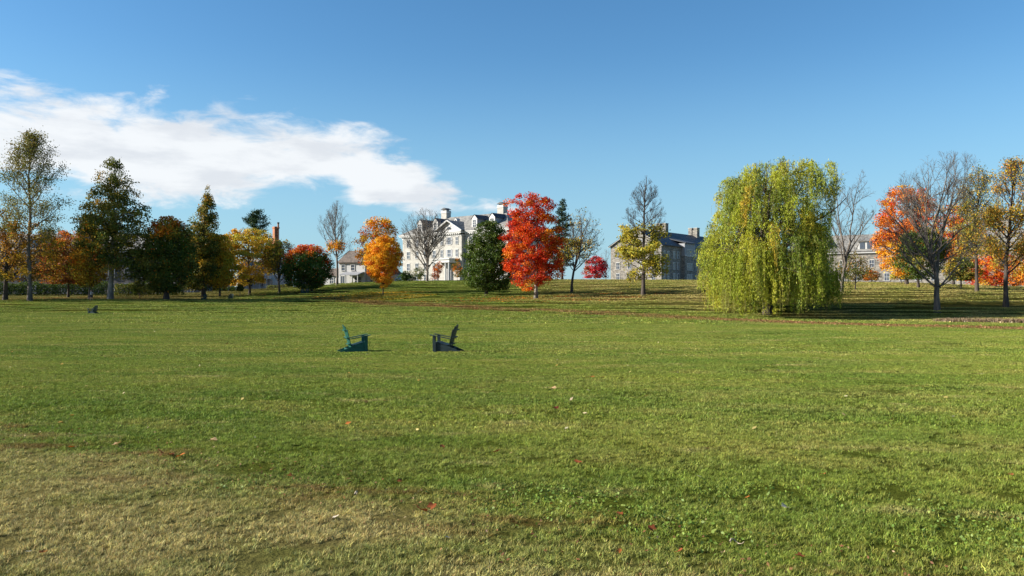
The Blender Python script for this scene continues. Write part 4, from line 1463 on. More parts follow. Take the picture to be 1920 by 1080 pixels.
        for s in (-1, 1):
            q.poly([(x + s * 1.35, yb - .25, zb + 2.1), (x, yb - .25, zb + 3.42), (x, yb + 5.2, zb + 3.42), (x + s * 1.35, yb + 4.0, zb + 2.1)])
        q.build('dormer_roof', DARKSLATE, dm, fix=False)
    for x in (17.5, 25.5):
        yb = 4.9
        zb = rz(yb)
        v = MB().prism([(x - .5, zb - .2), (x + .5, zb - .2), (x + .5, zb + .5), (x, zb + .95), (x - .5, zb + .5)], 'y', yb - .25, yb + 1.2)
        vn = v.build('roof_vent', WHITEP, root)
        MB().box(x - .2, x + .2, yb - .29, yb - .255, zb + .05, zb + .5).build('louvre', IRON, vn)
    for x in (10.0, 32.5):
        ch = MB().box(x - 1.1, x + 1.1, D / 2 - .9, D / 2 + .9, zr - 1.8, zr + 1.75).build('chimney', LIMESTONE, root)
        MB().box(x - 1.2, x + 1.2, D / 2 - 1.0, D / 2 + 1.0, zr + 1.3, zr + 1.6).box(x - 1.15, x + 1.15, D / 2 - .95, D / 2 + .95, zr + 1.75, zr + 2.0).build('chimney_band', WHITEP, ch)
        MB().prism([(x - 1.3, zr + 2.3), (x + 1.3, zr + 2.3), (x, zr + 2.85)], 'y', D / 2 - 1.05, D / 2 + 1.05).box(x - .8, x - .5, D / 2 - .5, D / 2 + .5, zr + 2.0, zr + 2.31).box(x + .5, x + .8, D / 2 - .5, D / 2 + .5, zr + 2.0, zr + 2.31).build('chimney_cap', COPPER, ch)
    # portico
    pt = MB()
    pt.box(17.6, 24.4, -4.4, -1.11, 5.6, 6.4).box(17.3, 24.7, -4.7, -1.108, 6.4, 6.75)
    p = pt.build('portico', WHITEP, root)
    for x in (18.1, 19.4, 22.6, 23.9):
        MB().cyl(x, -4.0, .4, 5.6, .30, .25, 12).build('column', WHITEP, p)
    MB().box(17.4, 24.6, -5.2, -1.112, -1.4, .4).build('steps', LIMESTONE, p)
    dr = MB().box(20.3, 21.7, -1.19, -1.106, .4, 3.7).build('door', DOORP, root)
    MB().box(20.05, 20.29, -1.25, -1.105, .4, 3.75).box(21.71, 21.95, -1.25, -1.105, .4, 3.75).box(20.05, 21.95, -1.25, -1.105, 3.75, 4.0).box(20.05, 21.95, -1.25, -1.105, 5.2, 5.4).build('door_frame', WHITEP, dr)
    MB().box(20.3, 21.7, -1.18, -1.104, 4.02, 5.18).build('transom_pane', GLASS, dr)
    return root


white_hall()


# ------------------------------------------------------------------ grey stone dormitory with the gable end
def stone_dorm():
    xl = (1145 - 960) / F0 * 245.7
    base = 5.1
    ang = math.atan2(235 - 245.7, 43.9 - xl)
    root = tag(empty('stone_dormitory', (xl, 245.7, base), ang), 'grey stone dormitory showing its pale gable end and shaded long side', 'building')
    W, Ln, E, R = 17.3, 78.0, 10.9, 15.8
    MB().prism([(0, -2), (W, -2), (W, E), (W / 2, R), (0, E)], 'y', 0, Ln).build('wall', GREYSTONE, root)
    m = W / 2
    sl = (R - E) / m
    r = MB()
    for s in (-1, 1):
        x1 = m + s * (m + .6)
        z1 = E - .6 * sl
        y0, y1 = -.35, Ln + .35
        r.poly([(x1, y0, z1 + .05), (m, y0, R + .05), (m, y1, R + .05), (x1, y1, z1 + .05)])
        r.poly([(x1, y0, z1 + .35), (m, y0, R + .35), (m, y1, R + .35), (x1, y1, z1 + .35)])
        r.poly([(x1, y0, z1 + .05), (x1, y0, z1 + .35), (x1, y1, z1 + .35), (x1, y1, z1 + .05)])
    rf = r.build('roof', DARKSLATE, root, fix=False)
    for s in (-1, 1):
        MB().bar((m + s * (m + .62), -.37, E - .4), (m + s * .03, -.37, R + .22), .12, .42, (0, 1, 0)).build('barge_board', WHITEP, root)
    # gable end windows
    for z in (0.6, 3.9, 7.2):
        for x in (2.6, 6.6, 10.7, 14.7):
            window(root, x, z, 1.1, 1.9, bars=(2, 2))
    for x in (6.9, 10.4):
        window(root, x, 10.9, 1.0, 1.7, bars=(2, 2))
    # long side
    for z in (0.5, 3.8, 7.1):
        for y in (1.9, 4.3, 8.1, 10.6, 23.0, 26.5, 30.0, 33.5, 36.5, 41, 44.5, 49, 52.5, 57, 60.5, 65, 68.5, 73):
            window(root, y, z, 1.15, 1.9, 'right', W, bars=(2, 2))
    # projecting wall bay with a clapboard top storey
    by0, by1, bx = 12.9, 20.4, W + 1.2
    MB().box(W - 2.5, bx, by0, by1, -2, E - 2.9).build('bay', GREYSTONE, root)
    MB().box(W - 6, bx - .05, by0 + .05, by1 - .05, E - 2.89, E + .9).build('bay_upper_storey', GREYP, root)
    q = MB()
    q.prism([(W - 6.5, E + 3.0), (bx + .5, E + .9), (bx + .5, E + 1.15), (W - 6.5, E + 3.3)], 'y', by0 - .4, by1 + .4)
    q.build('bay_roof', DARKSLATE, root)
    for z in (.2, 3.6, 7.0):
        for k in range(3):
            window(root, 14.9 + k * 1.3, z - (0 if z < 7 else -.9), 1.1, 2.0, 'right', bx if z < 7 else bx - .05, bars=(2, 2), trim=.12)
    MB().box(bx - .02, bx + .12, by0 + .2, by1 - .2, E - 2.95, E - 2.7).build('string_course', WHITEP, root)
    for y in (17.2, 40.0):
        ch = MB().box(m - 1.6, m - .35, y - 1.0, y + 1.0, R - 1.2, R + 2.7).box(m + .35, m + 1.6, y - 1.0, y + 1.0, R - 1.2, R + 2.7).box(m - .35, m + .35, y - .8, y + .8, R - 1.0, R + 2.1).build('chimney', GREYSTONE, root)
        MB().box(m - 1.7, m - .25, y - 1.1, y + 1.1, R + 2.7, R + 2.9).box(m + .25, m + 1.7, y - 1.1, y + 1.1, R + 2.7, R + 2.9).build('chimney_cap', LIMESTONE, ch)
    return root


stone_dorm()


# ------------------------------------------------------------------ long pale stone hall behind the willow
def long_hall(name, label, u0, d0, ang, W, D, E, R, base, wallm, roofm, win_x, floors, chimneys, dormers=(), wm=None):
    fm = wm
    x0 = (u0 - 960) / F0 * d0
    root = tag(empty(name, (x0, d0, base), -math.radians(ang)), label, 'building')
    MB().prism([(0, -2), (D, -2), (D, E), (D / 2, R), (0, E)], 'x', 0, W).build('wall', wallm, root)
    r = MB()
    for s in (-1, 1):
        y1 = D / 2 + s * (D / 2 + .6)
        z1 = E - .6 * (R - E) / (D / 2)
        for dz in (.05, .3):
            r.poly([(-.4, y1, z1 + dz), (W + .4, y1, z1 + dz), (W + .4, D / 2, R + dz), (-.4, D / 2, R + dz)])
    r.build('roof', roofm, root, fix=False)
    MB().box(-.3, W + .3, -.55, -.35, E - .62, E - .28).build('gutter', WHITEP, root)
    for z in floors:
        for x in win_x:
            window(root, x, z, 1.15, 1.9, bars=(2, 2), fm=fm)
        for y in (D * .3, D * .7):
            window(root, y, z, 1.1, 1.9, 'left', 0.0, bars=(2, 2))
            window(root, y, z, 1.1, 1.9, 'right', W, bars=(2, 2))
    for x in chimneys:
        ch = MB().box(x - 1.2, x + 1.2, D / 2 - .9, D / 2 + .9, R - 1.2, R + 3.2).build('chimney', wallm, root)
        MB().box(x - 1.3, x + 1.3, D / 2 - 1.0, D / 2 + 1.0, R + 3.2, R + 3.45).build('chimney_cap', LIMESTONE, ch)
    for x in dormers:
        zb = E + .4
        dm = MB().box(x - 2.0, x + 2.0, .3, 4.0, zb - .8, zb + 2.1).build('dormer', WHITEP, root)
        MB().prism([(-.1, zb + 2.15), (5.0, zb + 3.3), (5.0, zb + 3.5), (-.1, zb + 2.35)], 'x', x - 2.3, x + 2.3).build('dormer_roof', roofm, dm)
        for k in (-.9, .9):
            g = MB().box(x + k - .6, x + k + .6, .2, .298, zb + .2, zb + 1.9).build('dormer_pane', GLASS, dm)
    return root


long_hall('stone_hall', 'long pale stone hall half hidden behind the willow and the orange maple', 1480, 226, 33, 62, 14, 8.6, 13.2, 4.4, GREYSTONE, SLATE,
          [3 + 3.7 * i for i in range(16)], (.6, 4.2), (31.0, 52.0), (8, 20, 34.5, 46))
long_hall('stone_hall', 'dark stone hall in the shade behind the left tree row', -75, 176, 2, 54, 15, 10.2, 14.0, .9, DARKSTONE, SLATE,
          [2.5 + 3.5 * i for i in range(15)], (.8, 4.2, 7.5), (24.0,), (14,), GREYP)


# ------------------------------------------------------------------ white houses
def porch_house():
    d = 176.0
    x0 = (635 - 960) / F0 * d
    root = tag(empty('white_house', (x0, d, 3.35), -math.radians(20)), 'white clapboard house with low porch between the bare tree and the orange tree', 'house')
    MB().prism([(0, -1), (9, -1), (9, 5.0), (4.5, 7.6), (0, 5.0)], 'x', 0, 6.6).build('wall', CLAP, root)
    r = MB()
    for s in (-1, 1):
        for dz in (.04, .22):
            r.poly([(-.3, 4.5 + s * 4.9, 4.78 + dz), (6.9, 4.5 + s * 4.9, 4.78 + dz), (6.9, 4.5, 7.62 + dz), (-.3, 4.5, 7.62 + dz)])
    r.build('roof', BROWNROOF, root, fix=False)
    window(root, 3.6, 3.3, .85, 1.15, bars=(1, 2))
    window(root, 1.2, 3.3, .85, 1.15, bars=(1, 2))
    window(root, 1.0, .5, 1.0, 1.5, bars=(2, 1))
    p = MB().prism([(-2.4, 2.15), (-.002, 2.75), (-.002, 2.95), (-2.4, 2.35)], 'x', 1.7, 6.3).build('porch_roof', GREYP, root)
    for x in (1.85, 3.2, 4.7, 6.1):
        MB().box(x - .07, x + .07, -2.3, -2.16, -.4, 2.2).build('porch_post', WHITEP, p)
    MB().box(1.7, 6.3, -2.4, -.003, -.9, -.15).build('porch_floor', GREYP, p)
    dr = MB().box(2.6, 3.4, -.09, -.004, -.1, 1.95).build('door', WHITEP, root)
    window(root, 4.9, .3, 1.5, 1.5, bars=(2, 2))
    # right wing with a pitched entry hood
    MB().box(6.61, 11.6, .8, 7.0, -1, 2.7).build('side_wing', CLAP, root)
    MB().prism([(.3, 2.5), (7.4, 2.5), (3.9, 4.2)], 'x', 6.75, 11.9).build('side_wing_roof', BROWNROOF, root)
    window(root, 8.0, .6, .9, 1.2, off=.8, bars=(2, 2))
    d2 = MB().box(9.5, 10.4, .70, .797, -.1, 1.95).build('door', DOORP, root)
    h = MB().prism([(-.6, 2.0), (.78, 2.9), (.78, 3.05), (-.6, 2.15)], 'x', 9.0, 10.9).build('entry_hood', GREYP, root)
    MB().box(-5.2, -.01, 1.0, 7.0, -1, 2.2).build('left_wing', CLAP, root)
    MB().prism([(.6, 2.1), (7.4, 2.1), (4.0, 3.9)], 'x', -5.4, -.012).build('left_wing_roof', BROWNROOF, root)
    window(root, -2.4, .5, .9, 1.2, off=1.0, bars=(2, 2))
    return root


porch_house()


def simple_house(label, u, d, ang, W, D, E, R, base, wallm=None, porch=True):
    x0 = (u - 960) / F0 * d
    root = tag(empty('white_house', (x0, d, base), -math.radians(ang)), label, 'house')
    MB().prism([(0, -1), (D, -1), (D, E), (D / 2, R), (0, E)], 'x', 0, W).build('wall', wallm or CLAP, root)
    r = MB()
    for s in (-1, 1):
        for dz in (.04, .22):
            r.poly([(-.3, D / 2 + s * (D / 2 + .4), E - .25 + dz), (W + .3, D / 2 + s * (D / 2 + .4), E - .25 + dz), (W + .3, D / 2, R + dz), (-.3, D / 2, R + dz)])
    r.build('roof', SLATE, root, fix=False)
    x = 1.4
    while x < W - .8:
        z = .6
        while z < E - 1.6:
            window(root, x, z, .95, 1.5, bars=(2, 2))
            z += 2.9
        x += 2.3
    if porch:
        p = MB().box(W * .35, W * .9, -2.2, -.002, 2.3, 2.55).build('porch_roof', WHITEP, root)
        for k in range(4):
            xx = W * .37 + k * W * .51 / 3
            MB().box(xx - .09, xx + .09, -2.1, -1.92, -.6, 2.3).build('porch_post', WHITEP, p)
    return root


simple_house('white house glimpsed under the bright yellow tree and its bare neighbour', 446, 186, 12, 9.5, 8, 4.6, 6.8, 2.6)
simple_house('low white house glimpsed under the dark spire tree', 338, 182, 8, 9.5, 7, 3.0, 4.6, 1.7, porch=False)
simple_house('low white cottage left of the porch house, under the red topped tree', 556, 184, 15, 6.5, 6, 2.6, 4.4, 3.0, porch=False)


def brick_stack():
    d = 210.0
    p = at(517, d)
    root = tag(empty('brick_chimney', p, -.85), 'tall orange brick chimney with a thin flue beside it, rising over the yellow tree', 'chimney')
    zt = EYE + (HZ - 425) / F0 * d - p.z
    MB().box(-.62, .62, -.62, .62, -1, zt - .55).build('shaft', BRICKRED, root)
    MB().box(-.72, .72, -.72, .72, zt - .55, zt - .15).box(-.64, .64, -.64, .64, zt - .15, zt).build('corbel', BRICKRED, root)
    MB().box(-1.15, 1.15, -1.0, 1.0, -1, zt - 3.9).build('plinth', BRICKRED, root)
    MB().cyl(1.0, 0.2, zt - 4.2, zt + .75, .22, n=10).build('flue', BRICKRED, root)
    MB().cyl(1.0, 0.2, zt + .75, zt + 1.1, .30, n=10).build('flue_cap', COPPER, root)


brick_stack()


# ------------------------------------------------------------------ dark clipped hedges
def hedge(label, u0, u1, d, h, dep, seed, pal):
    r = np.random.default_rng(seed)
    a, b = at(u0, d), at(u1, d)
    root = tag(empty('hedge', a), label, 'hedge')
    w = b.x - a.x
    n = int(abs(w) * h * 130)
    X = np.stack([r.random(n) * w, r.uniform(-dep / 2, dep / 2, n), r.random(n) ** .8 * h * (1 + .10 * np.sin(np.arange(n) * .0))], 1)
    X[:, 2] *= 1 + .10 * np.sin(X[:, 0] * .9 + seed) + .06 * np.sin(X[:, 0] * 2.3)
    g = gz(X[:, 0] + a.x, X[:, 1] + d) - a.z
    X[:, 2] += g
    V, F = leaf_quads(X, .28, .2, r)
    link('foliage', mesh_np('foliage', V, F, LEAF, colour=pick_colours(pal, n, r, .2)), root)
    m = int(abs(w) / 1.2)
    P0 = np.stack([np.linspace(0, w, m), r.normal(0, .1, m), np.zeros(m)], 1)
    P0[:, 2] = gz(P0[:, 0] + a.x, P0[:, 1] + d) - a.z - .05
    st = grow(P0, np.tile(np.array([0, 0, 1.]), (m, 1)), np.full(m, h * .8), 4, r, .2)
    link('stem', mesh_np('stem', *tubes(st, np.full((m, 5), .03), 4), BARK_DARK, smooth=True), root)


hedge('tall dark hedge along the shaded stone hall on the left', -40, 205, 158, 2.6, 2.2, 5, DARKGREEN)
hedge('dark hedge behind the orange topped tree and its neighbours', 215, 345, 152, 2.2, 2.0, 6, DARKGREEN + OLIVEDARK)
hedge('low dark hedge in front of the glimpsed white house', 400, 446, 172, 1.1, 1.2, 8, DARKGREEN)
hedge('low dark hedge under the round red topped tree', 500, 560, 172, .9, 1.2, 9, OLIVEDARK)


# ------------------------------------------------------------------ lawn chairs
def paint(name, c):
    return principled(name, c, .5, .22, 7.0, .25, 60.0, spec=.25, col2=tuple(q * .62 for q in c), stretch=(1, 1, 1))


TEAL = paint('dark_teal_paint', (.016, .105, .078))
SLATEBLUE = paint('weathered_navy_green_paint', (.018, .036, .040))
DARKCHAIR = paint('dark_green_paint', (.018, .050, .046))


def adirondack(name, label, loc, rz, mat, group='wooden lawn chairs on the open lawn', scale=1.0):
    root = tag(empty(name, loc, rz), label, 'chair', group)
    root.scale = (scale,) * 3
    W = .31
    rail = [(.03, .0), (.03, .335), (-.12, .345), (-.30, .285), (-.50, .235), (-.60, .20), (-.96, .055), (-.99, .0), (-.86, .0), (-.62, .03), (-.15, .035)]
    for s in (-1, 1):
        MB().prism(rail, 'y', s * W - .016, s * W + .016).build('side_rail', mat, root)
        MB().box(-.065, .055, s * (W + .036) - .018, s * (W + .036) + .018, -.02, .60).build('front_leg', mat, root, .004)
        a = MB()
        prof = [(.17, -.035), (.15, .075), (.0, .085), (-.45, .05), (-.68, .035), (-.68, -.03), (-.45, -.05), (.0, -.055), (.14, -.07)]
        arm = [(x, y * s + s * (W + .03)) for x, y in prof]
        a.prism(arm, 'z', 0, .026)
        a.v = [(x, y, z + .600 + x * .19) for x, y, z in a.v]
        a.build('arm', mat, root)
        MB().prism([(-.03, .42), (.04, .595), (-.03, .58)], 'y', s * (W + .075) - .014, s * (W + .075) + .014).build('arm_bracket', mat, root)
    # seat slats following the rail top
    sx = np.array([.03, -.05, -.12, -.21, -.30, -.40, -.50])
    sz = np.interp(-sx, [-.03, .12, .30, .50], [.340, .350, .290, .240])
    for i in range(len(sx) - 1):
        mx, mz = (sx[i] + sx[i + 1]) / 2, (sz[i] + sz[i + 1]) / 2 + .014
        dx, dz = sx[i + 1] - sx[i], sz[i + 1] - sz[i]
        l = math.hypot(dx, dz)
        m = MB()
        m.bar((sx[i] + dx * .06, 0, sz[i] + dz * .06 + .016), (sx[i + 1] - dx * .06, 0, sz[i + 1] - dz * .06 + .016), 2 * W + .05, .022)
        m.build('seat_slat', mat, root)
    MB().box(.031, .053, -W - .015, W + .015, .13, .335).build('front_apron', mat, root)
    # reclined fan back
    rec = math.radians(16.5)
    for k in range(-3, 4):
        yb = k * .082
        fan = k * .020
        top = .86 - .012 * k * k - (.045 if abs(k) == 3 else 0) - .010 * abs(k)
        wd = .037
        m = MB()
        pts = [(-wd, 0), (wd, 0), (wd * 1.15, top - .05), (wd * .75, top - .012), (0, top), (-wd * .75, top - .012), (-wd * 1.15, top - .05)]
        n = len(pts)
        b = len(m.v)
        for t in (0, .022):
            for y, z in pts:
                zz = z
                yy = yb + y + fan * z / .86 * 2.0
                curve = -.045 * (1 - (yy / .3) ** 2)
                X = -.545 - zz * math.sin(rec) - t * math.cos(rec) + curve * .9 + .02
                m.v.append((X, yy, .205 + zz * math.cos(rec) - t * math.sin(rec)))
        m.f.append(tuple(range(n)))
        m.f.append(tuple(range(2 * n - 1, n - 1, -1)))
        for i in range(n):
            j = (i + 1) % n
            m.f.append((i, n + i, n + j, j))
        m.build('back_slat', mat, root)
    for z, w, t in ((.10, .60, .05), (.36, .76, .05), (.64, .60, .045)):
        X = -.545 - z * math.sin(rec) - .055
        MB().bar((X, -w / 2, .205 + z * math.cos(rec)), (X, w / 2, .205 + z * math.cos(rec)), t, .03, (-math.sin(rec), 0, math.cos(rec))).build('back_brace', mat, root)
    MB().box(-.72, -.66, -W + .017, W - .017, .06, .15).build('rear_stretcher', mat, root)
    return root


p = at(684, 30.0)
adirondack('lawn_chair', 'teal wooden lawn chair facing right, the left of the near pair', p, math.radians(20), TEAL)
p = at(818.5, 29.8)
adirondack('lawn_chair', 'dark blue green wooden lawn chair facing left, the right of the near pair', p, math.radians(180 - 9), SLATEBLUE)
p = at(169.5, 92.0)
adirondack('lawn_chair', 'small far dark wooden lawn chair facing left, in front of the walking person', p, math.radians(180 - 10), DARKCHAIR)
for u, d, rz, lab in ((568, 141, -70, 'tiny dark lawn chair, left one of two beside the red topped tree'), (573.5, 141.5, -100, 'tiny dark lawn chair nearest the trunk of the red topped tree'),
                      (381, 127, -95, 'tiny dark lawn chair in the shade below the spire tree'), (432, 130.5, -85, 'tiny dark lawn chair in the shade below the yellow tree')):
    adirondack('lawn_chair', lab, at(u, d), math.radians(rz), DARKCHAIR, 'dark chairs in the shade of the trees', .95)


# ------------------------------------------------------------------ the walking person
def skin_figure(name, pts, edges, radii, mat, parent, levels=2):
    me = bpy.data.meshes.new(name)
    me.from_pydata(pts, edges, [])
    me.materials.append(mat)
    o = link(name, me, parent)
    sk = o.modifiers.new('skin', 'SKIN')
    sk.use_smooth_shade = True
    for i, r in enumerate(radii):
        me.skin_vertices[0].data[i].radius = (r, r * (.92 if not isinstance(r, tuple) else 1)) if not isinstance(r, tuple) else r
    me.skin_vertices[0].data[0].use_root = True
    ss = o.modifiers.new('subsurf', 'SUBSURF')
    ss.levels = ss.render_levels = levels
    return o


def person():
    SKIN = principled('skin', (.50, .30, .21), .6, .05)
    SHIRT = principled('pale_grey_shirt', (.55, .54, .56), .8, .1, 9.0)
    SHORTS = principled('dark_shorts', (.03, .03, .04), .85, .1)
    HAIR = principled('dark_hair', (.03, .022, .018), .6, .1)
    SHOE = principled('dark_shoe', (.05, .05, .055), .7, .1)
    p = at(171, 118)
    root = tag(empty('person', p, math.radians(200)), 'person walking past the left trees in pale top and dark shorts, bag at the hip', 'person')
    P = [(0, 0, .93), (0, 0, 1.10), (0, 0, 1.28), (0, 0, 1.42), (0.01, 0, 1.50), (0.025, 0, 1.58), (.03, 0, 1.66),        # 0-6 pelvis..head
         (0, .10, .88), (.12, .10, .50), (.06, .10, .09), (.19, .10, .035),                                              # left leg 7-10
         (0, -.10, .88), (-.04, -.10, .50), (-.28, -.10, .15), (-.20, -.10, .05),                                        # right leg 11-14
         (0, .17, 1.40), (-.10, .24, 1.14), (.0, .25, .90), (.03, .25, .82),                                             # left arm 15-18
         (0, -.17, 1.40), (.06, -.24, 1.14), (.20, -.22, .95), (.25, -.21, .88)]                                         # right arm 19-22
    E = [(0, 1), (1, 2), (2, 3), (3, 4), (4, 5), (5, 6), (0, 7), (7, 8), (8, 9), (9, 10), (0, 11), (11, 12), (12, 13), (13, 14), (3, 15), (15, 16), (16, 17), (17, 18), (3, 19), (19, 20), (20, 21), (21, 22)]
    Rr = [.12, .12, .14, .11, .055, .085, .085, .085, .055, .04, .035, .085, .055, .04, .035, .06, .042, .032, .03, .06, .042, .032, .03]
    skin_figure('body', P, E, Rr, SKIN, root)
    skin_figure('shirt', [(0, 0, .90), (0, 0, 1.10), (0, 0, 1.28), (0, 0, 1.41), (0, .18, 1.41), (-.06, .22, 1.22), (0, -.18, 1.41), (.04, -.22, 1.22)],
                [(0, 1), (1, 2), (2, 3), (3, 4), (4, 5), (3, 6), (6, 7)], [.15, .145, .165, .12, .08, .068, .08, .068], SHIRT, root)
    skin_figure('shorts', [(0, 0, .92), (0, .10, .86), (.10, .10, .58), (0, -.10, .86), (-.03, -.10, .58)], [(0, 1), (1, 2), (0, 3), (3, 4)], [.155, .115, .095, .115, .095], SHORTS, root)
    skin_figure('hair', [(.0, 0, 1.66), (-.03, 0, 1.70), (-.05, 0, 1.60)], [(0, 1), (0, 2)], [.105, .085, .075], HAIR, root)
    for q in (((.03, .10, .04), (.22, .10, .03)), ((-.33, -.10, .13), (-.18, -.10, .04))):
        skin_figure('shoe', list(q), [(0, 1)], [.055, .045], SHOE, root)
    b = tag(empty('shoulder_bag', p + Vector((.18, -.22, .62)), math.radians(200)), 'black bag hanging at the hip of the walking person', 'bag')
    MB().prism([(-.17, 0), (.17, 0), (.19, .26), (.12, .32), (-.12, .32), (-.19, .26)], 'y', -.07, .07).build('pouch', IRON, b, .02)
    MB().bar((-.12, 0, .31), (-.02, .0, .80), .035, .01).bar((.12, 0, .31), (-.02, 0, .80), .035, .01).build('strap', IRON, b)


person()


# ------------------------------------------------------------------ fallen leaves
def leaf_mesh(kind, seed):
    """a dry broad leaf, five lobed and curled, about one unit across"""
    r = np.random.default_rng(seed)
    n = 15
    a = np.linspace(-2.6, 2.6, n)
    rad = .30 + .22 * np.abs(np.cos(a * 2.5 + .3)) ** .6 * (1.0 - .25 * np.abs(a) / 2.6)
    if kind == 1:                                   # plain oval leaf
        rad = .22 + .28 * np.abs(np.cos(a * .98)) ** .8
    pts = np.stack([np.cos(a) * rad, np.sin(a) * rad * (.7 if kind == 1 else 1), np.zeros(n)], 1)
    cen = np.array([-.12, 0, 0])
    ring = cen + (pts - cen) * .55
    V = np.concatenate([[cen], ring, pts, [[-.62, .03, .02], [-.62, -.0, .02], [-.36, -.012, 0], [-.36, .012, 0]]])
    curl = r.uniform(.25, .6)
    V[:, 2] += curl * (V[:, 1] ** 2) * 1.6 + .35 * curl * np.maximum(V[:, 0], 0) ** 2 + .05 * np.sin(V[:, 0] * 9 + seed) * np.abs(V[:, 1]) * 2
    F = []
    for i in range(n - 1):
        F.append((0, 1 + i, 2 + i))
        F.append((1 + i, 1 + n + i, 2 + n + i))
        F.append((1 + i, 2 + n + i, 2 + i))
    b = 1 + 2 * n
    F += [(b, b + 1, b + 2), (b, b + 2, b + 3)]
    return V, np.array(F)


LEAF_COL = {'rust brown': (.30, .095, .035), 'red': (.24, .07, .025), 'orange': (.42, .14, .035), 'tan': (.42, .28, .14), 'pale': (.42, .37, .29), 'dark red': (.19, .035, .025),
            'dark brown': (.09, .05, .03), 'yellow tan': (.55, .40, .12)}
_leaf_me = {}


def one_leaf(label, u, v, px, colname, kind, seed):
    r = random.Random(seed)
    key = (colname, kind, seed % 3)
    if key not in _leaf_me:
        V, F = leaf_mesh(kind, seed % 3 + 3 * kind)
        c = np.array(LEAF_COL[colname])
        rr = np.random.default_rng(seed)
        _leaf_me[key] = mesh_np('fallen_leaf', V, F, LITTER, colour=c * rr.uniform(.75, 1.2, (len(F), 1)))
    p = at_v(u, v)
    o = link('fallen_leaf', _leaf_me[key])
    s = min(.21, px * p.y / F0)
    o.location = p + Vector((0, 0, .030))
    o.scale = (s, s, s)
    o.rotation_euler = (r.uniform(-.35, .35), r.uniform(-.5, .1), r.uniform(0, 6.28))
    tag(o, label, 'leaf', 'fallen leaves on the near lawn')


